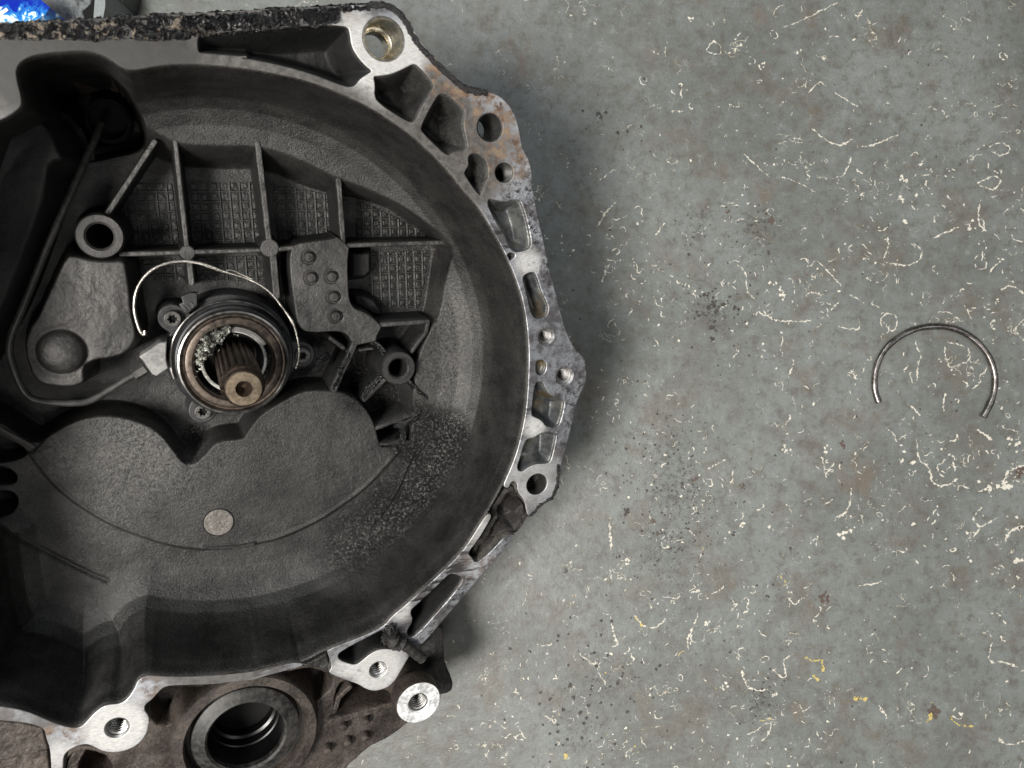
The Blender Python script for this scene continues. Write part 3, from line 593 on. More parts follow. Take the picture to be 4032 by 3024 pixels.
F3 = chaikin(locs(tJ((-250, 1080), (0, 1125), (150, 1145), (300, 1190), (450, 1260), (600, 1312), (700, 1310), (760, 1250), (830, 1170), (920, 1110), (1040, 1105), (1110, 1060), (1170, 970), (1200, 890), (1280, 852), (1400, 862), (1600, 867), (1900, 855), (2212, 822), (2291, 795), (2531, 745), (2641, 745),
    (2640, 772), (2431, 830), (2291, 865), (2212, 895), (2000, 915), (1850, 935), (1500, 940), (1420, 960), (1370, 1010), (1330, 1060), (1262, 1110), (1260, 1160), (1300, 1210), (1300, 1290), (1270, 1380), (1200, 1460), (1100, 1510), (980, 1530), (880, 1510), (800, 1465), (740, 1450), (640, 1480), (570, 1530), (550, 1580), (555, 1800), (450, 1800), (440, 1500), (400, 1400), (385, 1310), (200, 1262), (0, 1250), (-250, 1215))), 2)
plate('flange_face', [F1], [pk(k) for k in ('p1', 'p2', 'p3', 'p4', 'p5', 'p5b', 'p6', 'p7', 'p8', 'p9')] + [bore_hole(k) for k in 'abcdef'], 0, THK, [M_FACE, M_OUTG], GB)
plate('flange_face', [F2], [pk('q1'), pk('q2'), bore_hole('g')], 0, THK, [M_FACE, M_OUTG], GB)
plate('flange_face', [F3], [bore_hole('i')], 0, THK, [M_FACE, M_OUTG], GB)
for k, (pl, zf, wall, mat) in pockets.items():
    poly = pk(k); X, Y = patch_grid(poly, .002, .0007); d = sdf_poly(poly, X, Y)
    t = sstep((-d + .0004) / wall); dx = X - np.array(poly)[:, 0].mean(); dy = Y - np.array(poly)[:, 1].mean()
    wav = .22 * abs(zf) * np.sin(dx / .006 + dy / .011 + len(k)) if k in ('p2', 'p3', 'p8', 'p9') else 0
    Z = -.0015 + (zf + .0015 + wav * t + rough(X, Y, .0006, .004)) * t
    Z = np.where(d > .0003, -.0015 - (d - .0003) * 4, Z)
    grid_mesh('pocket_wall', X, Y, Z, d < .0016, mat, GB)

# bores: tapped holes, sleeve, through hole
def dark_grooves(ob_, r):  # black groove faces paint in the shadow between threads
    for f in ob_.data.polygons:
        if all(abs(math.hypot(ob_.data.vertices[i].co.x - ob_['cx'], ob_.data.vertices[i].co.y - ob_['cy']) - r) < 2e-5 for i in f.vertices): f.material_index = 1
    del ob_['cx'], ob_['cy']
def thread_profile(r, z0, z1, pitch, depth):
    pr = []; z = z0
    while z > z1: pr += [(r, z), (r, z - pitch * .38), (r - depth, z - pitch * .62), (r - depth, z - pitch * .85)]; z -= pitch
    return pr
for k, (p, r, kind) in BORES.items():
    c = loc(p); R_ = locr(p, r, 0)
    if kind == 'tap':
        th = lathe('threaded_hole', [(R_ + .0001, -.0001), (R_ - .0009, -.0013)] + thread_profile(R_ - .0007, -.0014, -.026, .0022, .0012), c, [M_THREAD, M_BLACK], GB, 48)
        th['cx'], th['cy'] = c; dark_grooves(th, R_ - .0007)
        lathe('hole_bottom', [(R_, -.0262), (.0003, -.0275)], c, M_BLACK, GB, 24)
    elif kind == 'sleeve':
        Ri = locr(p, 50, -.022)
        lathe('dowel_sleeve', [(R_ + .0002, .0004), (R_ - .0008, .0006), (R_ - .0013, 0), (R_ - .0014, -.016), (R_ - .0022, -.019), (Ri + .0006, -.020), (Ri, -.021), (Ri, -.031)], c, M_SLEEVE, GB, 64)
    elif kind == 'through':
        lathe('bolt_hole', [(R_ + .0001, -.0001), (R_ - .0006, -.0008), (R_ - .0006, -.0305)], c, M_POCKET, GB, 48)
    elif kind == 'oily':
        lathe('threaded_hole', [(R_ + .0012, .0001), (R_, -.0010)] + thread_profile(R_ - .0002, -.0012, -.020, .0016, .0005) + [(0.0003, -.022)], c, M_BOLT, GB, 48)
    else:
        lathe('blind_hole', [(R_ + .0001, -.0001), (R_ - .0004, -.0006), (R_ - .0006, -.014), (R_ * .6, -.017), (.0003, -.018)], c, M_POCKET, GB, 48)

# lower cast bridges where the machined rim is broken away
feature('cast_bridge', -.008, -.03, M_DIRT, GB, poly=locs(tM((1010, 20), (1062, -70), (1140, -100), (1220, -60), (1285, 40), (1290, 180), (1210, 290), (1175, 345), (1090, 342), (960, 490), (850, 580), (780, 520), (800, 420), (900, 320), (970, 190), (945, 160)), -.008),
        wall=.004, lump=.0032, cell=.006, top=lambda X, Y, d: -.011 * sstep(-(d + .004) / .006))
feature('cast_bridge', -.006, -.03, M_CAST, GB, poly=locs(tK((540, 790), (650, 748), (760, 700), (862, 640), (885, 720), (900, 790), (860, 830), (780, 805), (650, 775)), -.006), wall=.003, lump=.0008)
feature('grime_lump', .0012, -.02, M_DIRT, GB, poly=locs(tM((1190, 100), (1240, 60), (1262, 120), (1268, 180), (1200, 190), (1150, 160)), 0), wall=.003, lump=.0014, cell=.003)

# bell interior
REC = chaikin(locs(P1(tD((345, 285), (385, 308), (470, 312), (560, 312), (640, 335), (735, 385), (800, 405), (880, 450), (975, 527), (965, 590), (950, 690), (937, 702), (905, 770), (897, 830), (892, 900), (888, 965)), tI((1790, 780), (1560, 810), (1525, 760), (1500, 640), (1450, 520), (1370, 420), (1290, 360), (1180, 320), (1020, 305), (900, 310), (780, 350), (640, 430), (500, 520), (430, 610), (380, 680), (362, 728), (190, 742), (100, 770), (50, 830), (0, 890)),
      tH((1780, 870), (1720, 935), (1640, 955), (1580, 930), (1500, 820), (1400, 690), (1300, 620), (1150, 560), (940, 525), (760, 545), (600, 600), (450, 690), (300, 790), (150, 690), (0, 590), (-200, 480)), tD((-110, 640), (-110, 300), (120, 230), (260, 240))), -.073), 2)
PORT = chaikin(locs(tA((190, 560), (350, 490), (700, 470), (940, 540), (1080, 680), (1180, 860), (1250, 1020), (1270, 1180), (1150, 1290), (900, 1330), (600, 1400), (520, 1250), (440, 1060), (240, 960), (180, 800)), -.03), 2)
SLOT = [chaikin(locs(tH((-100, 660), (0, 700), (150, 770), (250, 850), (180, 900), (60, 930), (-100, 920)), -.073), 2), chaikin(locs(tH((-100, 950), (60, 975), (140, 1030), (150, 1090), (100, 1120), (-100, 1110)), -.073), 2), chaikin(locs(tH((-100, 1170), (60, 1170), (140, 1200), (165, 1280), (120, 1350), (30, 1370), (-100, 1370)), -.073), 2)]
PROF = np.array([(-9, 0), (0, -2.2), (.9, -3.2), (1.6, -9), (2.6, -13), (3.3, -14.5), (4.0, -26), (5.5, -38), (8, -50), (12, -60), (18, -67), (27, -71.5), (40, -73.5), (60, -74), (400, -74)]) / 1000
RIDGES = [(locs(chaikin(tI((1700, 830), (1600, 940), (1430, 1130), (1200, 1300), (1000, 1430), (700, 1570), (450, 1630), (200, 1655), (0, 1655)), 2, False), -.0735), .0010, .0026),
          (locs(chaikin(tO((2212, 965), (1900, 1010), (1700, 1010), (1450, 970), (1200, 890), (950, 790), (700, 640), (500, 480), (350, 300), (270, 190)), 2, False), -.0735), .0009, .0022),
          (locs(chaikin(tI((1830, 850), (1760, 1000), (1680, 1180), (1560, 1360), (1480, 1450)), 2, False), -.073), .0008, .0022),
          (locs(chaikin(tO((-80, 690), (60, 810), (250, 970), (500, 1120), (750, 1250), (930, 1320)), 2, False), -.070), .0013, -.0016)]
COVER = locs(chaikin(tO((2212, 965), (1900, 1010), (1700, 1010), (1450, 970), (1200, 890), (950, 790), (700, 640), (500, 480), (350, 300), (270, 190)), 2, False), -.0735) + locs(tD((110, 930), (200, 880), (320, 880), (420, 900), (480, 890), (600, 830), (760, 820), (850, 900)), -.0735) + locs(chaikin(tI((1700, 830), (1600, 940), (1430, 1130), (1200, 1300), (1000, 1430), (700, 1570), (450, 1630), (200, 1655), (0, 1655)), 2, False), -.0735)
def bowl_h(X, Y):
    dr = -sdf_poly(OPEN, X, Y); wc = sstep((dr - .002) / .008); drs_ = dr * (1 - wc) + np.maximum(dr, .1795 - np.hypot(X, Y)) * wc
    h = np.interp(drs_, PROF[:, 0], PROF[:, 1])
    h = h + rough(X, Y, .00014, .004) * sstep((dr - .012) / .01)
    for ln, hw, am in RIDGES: h = h + am * np.exp(-(dist_line(ln, X, Y) / hw / 1.2) ** 2)
    h = h + .0020 * sstep(-sdf_poly(COVER, X, Y) / .0014) * sstep((-h - .068) / .004)
    # clumps of baked dirt low in the wall
    lump = np.clip(vnoise(X + .3 * Y, Y - .2 * X, .0021, 6) - .30, 0, 1) * .0011; cx_, cy_ = loc(tD((880, 1080))[0], -.07)
    lump *= np.exp(-((X - cx_) ** 2 + (Y - cy_) ** 2) / (.05 ** 2)); h = h + lump
    d = sdf_poly(REC, X, Y); wv = .0035 + .011 * sstep((Y - .100) / .02) ; t = sstep(-d / wv) * sstep((dr - .001) / .005); h = h * (1 - t) + (-.102 + rough(X, Y, .0003, .006)) * t
    d = sdf_poly(PORT, X, Y); t = sstep(-d / .006) * sstep((dr - .001) / .005); h = h * (1 - t) - .135 * t
    for sl in SLOT:
        t = sstep((-sdf_poly(sl, X, Y) + .0005) / .003); h = h * (1 - t) - .092 * t
    return h, dr
o = np.array(OPEN); X, Y = patch_grid(OPEN, .001, .00062); Hh, dr = bowl_h(X, Y)
grid_mesh('bell_interior', X, Y, Hh, dr > -.0012, M_CAST, GB)

ZF = -.0725; ZR = -.103
def D_(*p): return locs(tD(*p), ZF)
RIBW = .0034
for ln, wd in [(D_((262, 549), (330, 548), (405, 545), (500, 543), (590, 540), (640, 535)), RIBW), (D_((745, 531), (850, 527), (972, 524)), RIBW * 1.0), (D_((379, 306), (391, 420), (405, 545)), RIBW), (D_((557, 310), (570, 420), (583, 535)), RIBW * 1.15),
               (D_((732, 388), (742, 525)), RIBW * 1.1), (D_((334, 306), (232, 462)), RIBW * 1.05), (D_((408, 550), (414, 612)), RIBW * 1.1), (D_((590, 545), (598, 640)), RIBW * 1.3),
               (locs(tE((1560, 1282), (1960, 1255)), ZF), RIBW * 1.05), (locs(tQ((1930, 330), (1900, 480), (1640, 830)), ZF), RIBW * .95), (locs(tQ((960, 640), (1080, 720), (1190, 850)), ZF), RIBW), (locs(tQ((650, 680), (560, 900), (420, 1180), (290, 1480)), ZF), RIBW * 1.3),
               (locs(tQ((1160, 1320), (820, 1660)), ZF), RIBW * 1.05), (locs(tQ((1600, 1320), (1900, 1640)), ZF), RIBW * .8), (locs(tI((1500, 640), (1890, 490)), ZF), RIBW * .95), (locs(tI((1545, 775), (1840, 762)), ZF), RIBW * .8),
               (locs(tH((-60, 590), (0, 640), (290, 800)), ZF), RIBW), (locs(tQ((200, 560), (420, 720)), ZF - .008), RIBW), (locs(tQ((710, 770), (930, 740)), ZF - .006), RIBW * .7)]:
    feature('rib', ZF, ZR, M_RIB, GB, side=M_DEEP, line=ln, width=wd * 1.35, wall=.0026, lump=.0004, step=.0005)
for p, r in [(tD((405, 546))[0], 20), (tD((583, 536))[0], 23)]:
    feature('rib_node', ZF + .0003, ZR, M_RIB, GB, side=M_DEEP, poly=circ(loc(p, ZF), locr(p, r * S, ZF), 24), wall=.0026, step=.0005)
# raised edge lines on the casting floor
# cover disc
p = (T((0, 1700))((1905, 785))[0]); rr = locr(p, 54, ZF)
lathe('core_plug', [(rr, -.0765), (rr, -.0714), (rr - .0004, -.0711), (.0002, -.0710)], loc(p, ZF), cast('plug_face', (.11, .10, .09), (.24, .22, .20), .45, .6, 900, .6, (), .4), GB, 48)
lathe('plug_groove', [(rr + .0008, -.0735), (rr + .0006, -.0715), (rr + .0001, -.0722)], loc(p, ZF), M_BLACK, GB, 48)

# mesh-patterned pocket floors
GS = .0063
M_PANEL = cast('grid_panel_casting', (.009, .0092, .009), (.024, .0242, .0235), .38, .55, 900, .35, (), .3)
_t = M_PANEL.node_tree; _b = _t.nodes['Principled BSDF']; _x = _t.nodes.new('ShaderNodeSeparateXYZ'); _co = _t.nodes.new('ShaderNodeTexCoord'); _t.links.new(_co.outputs['Object'], _x.inputs[0])
_r = _t.nodes.new('ShaderNodeMapRange'); _t.links.new(_x.outputs[2], _r.inputs[0]); _r.inputs[1].default_value = -.1011; _r.inputs[2].default_value = -.1003
_m = _t.nodes.new('ShaderNodeMix'); _m.data_type = 'RGBA'; _t.links.new(_r.outputs[0], _m.inputs[0]); _t.links.new(_b.inputs['Base Color'].links[0].from_socket, _m.inputs[6]); _m.inputs[7].default_value = (.070, .070, .066, 1); _t.links.new(_m.outputs[2], _b.inputs['Base Color'])
def panel(px_pts, ox=0.0, oy=0.0):
    poly = locs(tD(*px_pts), -.1005); X, Y = patch_grid(poly, 0, .00028); d = sdf_poly(poly, X, Y)
    gx = np.abs((X + ox) / GS - np.round((X + ox) / GS)) * GS; gy = np.abs((Y + oy) / GS - np.round((Y + oy) / GS)) * GS
    g = np.minimum(gx, gy); Z = -.1013 + .0012 * (1 - sstep((g - .00008) / .0004)) + .0003 * sstep((g - .0012) / .0008) + rough(X, Y, .0004, .002)
    grid_mesh('grid_panel', X, Y, Z, d < -.0003, M_PANEL, GB)
panel([(262, 395), (372, 395), (388, 530), (275, 535)]); panel([(396, 392), (551, 392), (570, 528), (412, 532)]); panel([(585, 395), (715, 420), (728, 512), (600, 520)], .002)
panel([(770, 430), (880, 480), (955, 518), (770, 518)], .001); panel([(300, 560), (400, 556), (402, 606), (305, 606)], 0, .002); panel([(424, 556), (575, 550), (582, 612), (428, 606)], 0, .001); panel([(790, 545), (930, 540), (905, 668), (800, 662)], .003, .001)

s = NT('wet_oil'); M_WET = s.set((.006, .006, .006), .12, 0, s.bump(s.noise(420, 5, .75), 1.0, .004), .9)
for pts_, wd_ in [(tQ((560, 860), (480, 1040), (400, 1180), (340, 1350), (290, 1460)), .0028), (tQ((960, 655), (1060, 740), (1170, 850)), .0016), (tQ((1100, 1290), (930, 1460), (830, 1600)), .0022), (tQ((1640, 1380), (1780, 1520), (1900, 1640)), .0016),
                  (tI((1680, 620), (1800, 590), (1880, 520)), .0024), (tI((1735, 610), (1750, 680), (1760, 740)), .0022), (tI((1900, 400), (1960, 330), (1940, 440), (2000, 520)), .0018), (tI((380, 690), (420, 620), (500, 530), (600, 450)), .0016), (tI((60, 640), (200, 560), (330, 600)), .005), (tQ((0, 1150), (60, 1000), (150, 900)), .003)]:
    zz_ = ZF + .0008 if pts_[0][1] < 1690 and wd_ < .004 else ZF - .018
    if pts_[0] in (tI((1900, 400))[0], tI((60, 640))[0]): continue
    feature('oil_film', zz_, zz_ - .004, M_WET, GB, line=locs(pts_, ZF), width=wd_, wall=.0014, lump=.0009, cell=.0016, step=.0004, rag_=.0009)
# bosses, plates
def boss(name, p, ro, ri, z, mat, deep=.035, foot=None):
    R0, R1 = locr(p, ro, z), locr(p, ri, z)
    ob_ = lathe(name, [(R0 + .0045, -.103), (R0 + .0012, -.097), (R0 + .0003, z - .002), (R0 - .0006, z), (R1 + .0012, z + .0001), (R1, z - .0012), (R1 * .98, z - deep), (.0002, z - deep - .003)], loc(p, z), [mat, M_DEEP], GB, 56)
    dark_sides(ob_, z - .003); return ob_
boss('locating_boss', tQ((1415, 1107))[0], 66, 36, -.066, M_COVER)
boss('locating_boss', tL((868, 510))[0], 92, 52, -.062, M_RIB)
SP = locs(tE((748, 640), (765, 590), (810, 562), (900, 545), (1130, 518), (1165, 495), (1235, 545), (1285, 600), (1280, 640), (1268, 760), (1278, 1000), (1292, 1080), (1330, 1132), (1400, 1150), (1480, 1200), (1530, 1250), (1570, 1290), (1545, 1340), (1520, 1390), (1520, 1425), (1480, 1440), (1380, 1462), (1320, 1475), (1280, 1440), (1240, 1370), (1190, 1352), (1100, 1350), (980, 1360), (880, 1350), (835, 1310), (800, 1240), (780, 1100), (750, 900), (738, 740)), ZF)
RIV = [loc(q, ZF + .001) for q in tE((922, 692), (943, 872), (1118, 862), (1136, 1038), (1155, 1207))]
def moats(X, Y, d):
    h = 0 * X
    for c in RIV:
        r = np.hypot(X - c[0], Y - c[1]); h = h - .0016 * np.exp(-((r - .0036) / .0009) ** 2)
    return h
feature('rivet_plate', ZF + .001, ZR, M_RIB, GB, side=M_DEEP, poly=chaikin(SP, 1), wall=.0035, step=.00045, lump=.0002, top=moats)
for q in tE((922, 692), (943, 872), (1118, 862), (1136, 1038), (1155, 1207)):
    c = loc(q, ZF + .003); r = locr(q, 20, ZF)
    st = lathe('rivet', [(r + .0012, -.0716), (r + .0004, -.0716), (r, ZF + .0035), (r - .0006, ZF + .0043), (.0002, ZF + .0045)], c, M_COVER, GB, 28)
LP = locs(P1(tL((560, 662), (620, 640), (800, 690), (960, 700), (1060, 690), (1120, 730), (1140, 850), (1160, 1000), (1180, 1200), (1218, 1330), (1210, 1430), (1160, 1510), (1080, 1570), (960, 1600), (850, 1612), (790, 1640)), tH((762, 112), (758, 170), (770, 220), (740, 265), (650, 300), (520, 305), (350, 280), (250, 200), (200, 50)), tL((175, 1450), (200, 1370), (230, 1280), (300, 1200), (350, 1080), (420, 930), (480, 800), (520, 720))), -.062)
dc = loc(tL((525, 1530))[0], -.058)
def dome(X, Y, d):
    r = np.hypot(X - dc[0], Y - dc[1]); R = .0128
    return .0065 * np.sqrt(np.clip(1 - (r / R) ** 2, 0, 1)) - .0006 * np.exp(-((r - R - .0012) / .0018) ** 2) + .0006 * vnoise(X, Y, .02, 8)
feature('cast_cover', -.063, ZR, M_COVER, GB, poly=chaikin(LP, 1), wall=.007, top=dome, step=.0007, lump=.00025, cell=.002)
# inner left wall of the bell
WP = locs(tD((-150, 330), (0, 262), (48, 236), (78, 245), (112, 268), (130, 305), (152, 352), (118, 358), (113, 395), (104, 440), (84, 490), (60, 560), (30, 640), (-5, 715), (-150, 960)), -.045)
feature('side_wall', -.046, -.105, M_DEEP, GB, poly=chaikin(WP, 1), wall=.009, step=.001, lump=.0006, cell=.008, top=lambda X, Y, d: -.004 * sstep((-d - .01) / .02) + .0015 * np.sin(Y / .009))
# cable port ring
pc = tA((935, 1040))[0]; pr = locr(pc, 84, -.10)
lathe('port_ring', [(pr + .0015, -.125), (pr + .001, -.104), (pr, -.1025), (pr - .001, -.104), (pr - .0015, -.13)], loc(pc, -.10), M_DEEP, GB, 40)
lathe('port_bottom', [(pr - .0014, -.112), (.0002, -.113)], loc(pc, -.10), M_BLACK, GB, 40)
# lever shape behind rivet plate (a round cast bump in the right recess)
feature('cast_bump', -.090, -.104, M_DEEP, GB, poly=locs(tE((1290, 1010), (1400, 1010), (1500, 1060), (1560, 1150), (1570, 1220), (1480, 1200), (1320, 1110)), -.09), wall=.006)
feature('cast_bump', -.088, -.104, M_DEEP, GB, poly=locs(tE((1290, 640), (1470, 640), (1470, 820), (1420, 870), (1290, 880)), -.088), wall=.006)

# pipe
pz = [-.095, -.085, -.075, -.064, -.063, -.062, -.062, -.062, -.062, -.062, -.063, -.064, -.065, -.066, -.067, -.068, -.069]
pp = P1(tA((880, 1080), (820, 1230), (700, 1490)), tL((500, 400), (390, 650), (200, 1130), (95, 1370), (78, 1500)), tH((88, 20), (130, 150), (190, 290), (262, 375), (400, 408), (700, 418), (815, 385), (950, 300)))
pp = pp + tH((1190, 155))
path = [(*loc(q, z), z) for q, z in zip(pp, pz)]
tube('pipe', smooth_path(path, 3), .0021, M_PIPE, GB, 14)
e0, e1 = path[-2], path[-1]; dv = Vector(e1) - Vector(e0); dv.normalize()
tube('pipe_nut', [Vector(e1) - dv * .002, Vector(e1) - dv * .0019, Vector(e1) + dv * .006, Vector(e1) + dv * .0061], [.0030, .0040, .0040, .0030], M_BOLT, GB, 6)
blk = locs(P1(tL((1212, 1560), (1300, 1500), (1380, 1442), (1452, 1425), (1447, 1540)), tH((1447, 40), (1466, 112), (1362, 180), (1325, 165), (1240, 40))), -.064)
plate('pipe_connector', [blk], [], -.064, .018, [M_BLOCKM], GB, .0007)

# release bearing
AX = (-.0022, .0080)
BR = locr((921, 1427), 214, -.055)
k = BR / .036
cb = [(AX[0] + .041 * math.cos(a), AX[1] + .041 * math.sin(a)) for a in np.linspace(0, 6.283, 60)[:-1]]
feature('cylinder_base', -.084, ZR, M_PLAST, GB, poly=cb, wall=.003, lump=.0001)
ears = [tN((250, 640))[0], tN((1862, 1095))[0], tH((1765, 478))[0]]
for q in ears:
    c = loc(q, -.080); a = math.atan2(c[1] - AX[1], c[0] - AX[0]); t_ = Vector((-math.sin(a), math.cos(a))) * .008; inn = Vector((AX[0] + .028 * math.cos(a), AX[1] + .028 * math.sin(a)))
    cap = [(c[0] + .0095 * math.cos(a + b), c[1] + .0095 * math.sin(a + b)) for b in np.linspace(-1.5, 1.5, 12)]
    feature('mounting_ear', -.080, ZR, M_PLAST, GB, poly=[tuple(inn - t_ * 1.2)] + cap + [tuple(inn + t_ * 1.2)], wall=.002, lump=.0001)
    star = [(c[0] + .0022 * (1 + .22 * math.cos(6 * b)) * math.cos(b), c[1] + .0022 * (1 + .22 * math.cos(6 * b)) * math.sin(b)) for b in np.linspace(0, 6.283, 49)[:-1]]
    sc = plate('torx_bolt', [circ(c, .0052, 32)], [star], -.0755, .005, [M_BOLT], GB, .0006)
    mesh('bolt_recess', [(c[0] + x, c[1] + y, -.0785) for x, y in ((-.003, -.003), (.003, -.003), (.003, .003), (-.003, .003))], [(0, 1, 2, 3)], M_BLACK, sc, False)
tabp = locs(tN((355, 375), (470, 322), (560, 325), (560, 440), (560, 480), (430, 600), (330, 470), (380, 450)), -.076)
plate('tab', [tabp], [], -.076, .006, [M_PLAST], GB, .0006)
tx = bpy.data.curves.new('tab_number', 'FONT'); tx.body = '313'; tx.size = .0052; tx.extrude = .0004; tx.align_x = 'CENTER'; tx.align_y = 'CENTER'
tmp = bpy.data.objects.new('tmp', tx); C.objects.link(tmp); dg = bpy.context.evaluated_depsgraph_get(); dg.update()
me = bpy.data.meshes.new_from_object(tmp.evaluated_get(dg)); bpy.data.objects.remove(tmp); me.materials.clear()
tn = link('tab_number', me, M_BOLT, GB, False); cc = loc(tN((445, 500))[0], -.0755); tn.location = (cc[0], cc[1], -.0757); tn.rotation_euler = (0, 0, .55)
lathe('bearing_body', [(.0385 * k, -.103), (.0385 * k, -.078), (.040 * k, -.0755), (.0405 * k, -.072), (.0395 * k, -.0705), (.0375 * k, -.071), (.037 * k, -.066), (.0355 * k, -.0655), (.0352 * k, -.060)], AX, M_PLAST, GB, 96)
tor = [(.0400 * k + .0008 * math.cos(a), -.0695 + .0008 * math.sin(a)) for a in np.linspace(0, 6.283, 9)]
lathe('spring_edge', tor, AX, M_RIM, GB, 80, arc=(.55, 3.4))
lathe('bearing_rim', [(.0352 * k, -.066), (.0360 * k, -.0645), (.0362 * k, -.057), (.0356 * k, -.0553), (.0345 * k, -.0550), (.0337 * k, -.0556)], AX, M_RIM, GB, 96)
lathe('bearing_face', [(.0337 * k, -.0556), (.0328 * k, -.0575), (.0318 * k, -.0576), (.0308 * k, -.0562), (.0290 * k, -.0557), (.0268 * k, -.0558), (.0258 * k, -.0566), (.0252 * k, -.0585), (.0250 * k, -.066)], AX, M_RACE, GB, 96)
lathe('bearing_cage', [(.0250 * k, -.066), (.0235 * k, -.0675), (.0215 * k, -.0665), (.0205 * k, -.069), (.019 * k, -.072), (.0165 * k, -.080), (.0165 * k, -.102)], AX, M_BLACK, GB, 80)
def sealring(r, w, a0, a1, z, mat, h=.0012):
    pr = [(r - w, z - h), (r - w * .8, z), (r, z + h * .4), (r + w * .8, z), (r + w, z - h)]
    return lathe('seal_fragment', pr, AX, mat, GB, 60, arc=(a0, a1), wob=.012)
sealring(.0208 * k, .0012, 3.05, 4.45, -.0625, M_SEALW); sealring(.0206 * k, .0010, -.75, .45, -.0630, M_SEALW); sealring(.0225 * k, .0018, .45, 1.75, -.0610, M_BLOCKM, .002); sealring(.0205 * k, .0007, .3, 1.7, -.063, M_SEALW)
# shredded metal clump
arc_l = [(AX[0] + .0218 * k * math.cos(a), AX[1] + .0218 * k * math.sin(a)) for a in np.linspace(1.75, 3.05, 14)]
feature('seal_clot', -.0585, -.072, M_SHRED, GB, line=arc_l, width=.0062, wall=.002, lump=.0034, cell=.0021, step=.0003, rag_=.0018)
vv, ff = [], []
def shred(cx_, cy_, cz_, n, sz):
    a = RNG.uniform(0, 6.28); x, y, z = cx_, cy_, cz_; o0 = len(vv); wd = sz * RNG.uniform(.35, .8); tw = RNG.uniform(-2, 2)
    for i in range(n):
        a += RNG.normal(0, .8); x += sz * .8 * math.cos(a); y += sz * .8 * math.sin(a); z += RNG.normal(0, sz * .5); tw += RNG.normal(0, .6)
        s_ = Vector((-math.sin(a) * math.cos(tw), math.cos(a) * math.cos(tw), math.sin(tw))) * wd
        vv.extend([(x + s_.x, y + s_.y, z + s_.z), (x, y, z + wd * .35), (x - s_.x, y - s_.y, z - s_.z)])
    for i in range(n - 1):
        b = o0 + 3 * i; ff.extend([(b, b + 1, b + 4, b + 3), (b + 1, b + 2, b + 5, b + 4)])
for i in range(130):
    a = RNG.normal(2.40, .42); r = RNG.normal(.0222, .0030) * k
    if 2.9 < a: r = RNG.normal(.0228, .0012) * k
    shred(AX[0] + r * math.cos(a), AX[1] + r * math.sin(a), -.0590 + RNG.normal(0, .0015) + .003 * max(0, 1 - abs(a - 2.4)), 4, RNG.uniform(.0005, .0015))
for i in range(260):
    a = RNG.uniform(-.9, 4.9); a = a if RNG.random() < .6 else RNG.normal(4.45, .12); r = RNG.normal(.0233, .0006) * k
    shred(AX[0] + r * math.cos(a), AX[1] + r * math.sin(a), -.0635 + RNG.normal(0, .0005), 3, RNG.uniform(.0002, .0005))
sh = mesh('shredded_metal', vv, ff, M_SHRED, GB); tag(sh, kind='stuff')

# input shaft
zt, zs = .0120, .0050
na, nz = 20 * 14, 40; vs_, fs = [], []
for j in range(nz + 1):
    z = -.102 + (zs + .102) * j / nz; run = float(sstep((zs - .0005 - z) / .010))
    for i in range(na):
        a = 2 * math.pi * i / na; ph = (i % 14) / 14; groove = float(sstep(np.array(1.35 - abs(ph - .5) * 4.4))); r = .01235 - .0017 * groove * run - (.0008 if j == nz else 0)
        vs_.append((AX[0] + .0008 + r * math.cos(a), AX[1] - .0008 + r * math.sin(a), z))
for j in range(nz):
    for i in range(na): fs.append((j * na + i, j * na + (i + 1) % na, (j + 1) * na + (i + 1) % na, (j + 1) * na + i))
SXY = (AX[0] + .0008, AX[1] - .0008)
mesh('splined_shaft', vs_, fs, M_SPLINE, GB)
lathe('shaft_shoulder', [(.0116, zs - .0002), (.0110, zs + .0006), (.0104, zs + .0014), (.0102, zt - .0012)], SXY, M_SPLINE, GB, 64)
lathe('shaft_tip', [(.0102, zt - .0014), (.0100, zt - .0006), (.0094, zt), (.0046, zt + .0001), (.0043, zt - .0004)], SXY, M_SHAFT, GB, 64)
lathe('centre_hole', [(.0043, zt - .0004), (.0030, zt - .0045), (.0015, zt - .0075)], SXY, M_SPLINE, GB, 40)
lathe('hole_bottom', [(.0016, zt - .0074), (.0008, zt - .0066), (.0002, zt - .0064)], SXY, M_SHAFT, GB, 24)

# differential side of the casing, below the flange
DH = locs(P1(tJ((430, 1900), (440, 1560), (560, 1440), (900, 1440), (1180, 1300), (1200, 1100), (1380, 930), (1900, 860), (2212, 840)), tK((440, 790), (700, 720), (900, 760), (1150, 860), (1400, 900), (1560, 900), (1750, 1000), (1700, 1200), (1560, 1285), (1480, 1350), (1340, 1440), (1210, 1505), (1040, 1660), (900, 1900))), -.045)
rc1 = chaikin(locs(tK((1000, 900), (1150, 930), (1400, 990), (1440, 1085), (1200, 1160), (935, 1225), (925, 1000)), -.045), 1); rc2 = chaikin(locs(tK((450, 850), (620, 790), (760, 800), (900, 870), (900, 960), (760, 1080), (700, 1060), (600, 930)), -.045), 1); rc3 = chaikin(locs(tJ((1280, 1080), (1400, 985), (1640, 960), (1820, 960), (1600, 1160), (1500, 1290), (1330, 1270)), -.045), 1); rc4 = chaikin(locs(tJ((560, 1800), (570, 1600), (660, 1520), (780, 1500), (960, 1570), (1000, 1800)), -.045), 1)
def dh_top(X, Y, d):
    h = 0 * X
    for q, dp in ((rc1, .03), (rc2, .022), (rc3, .022), (rc4, .03)): h = h - dp * sstep((-sdf_poly(q, X, Y) + .001) / .005)
    return h + .0010 * vnoise(X, Y, .012, 4)
sc_ = (972, 2908); sz = -.036; R0 = locr(sc_, 260, sz); cx0 = loc(sc_, sz)
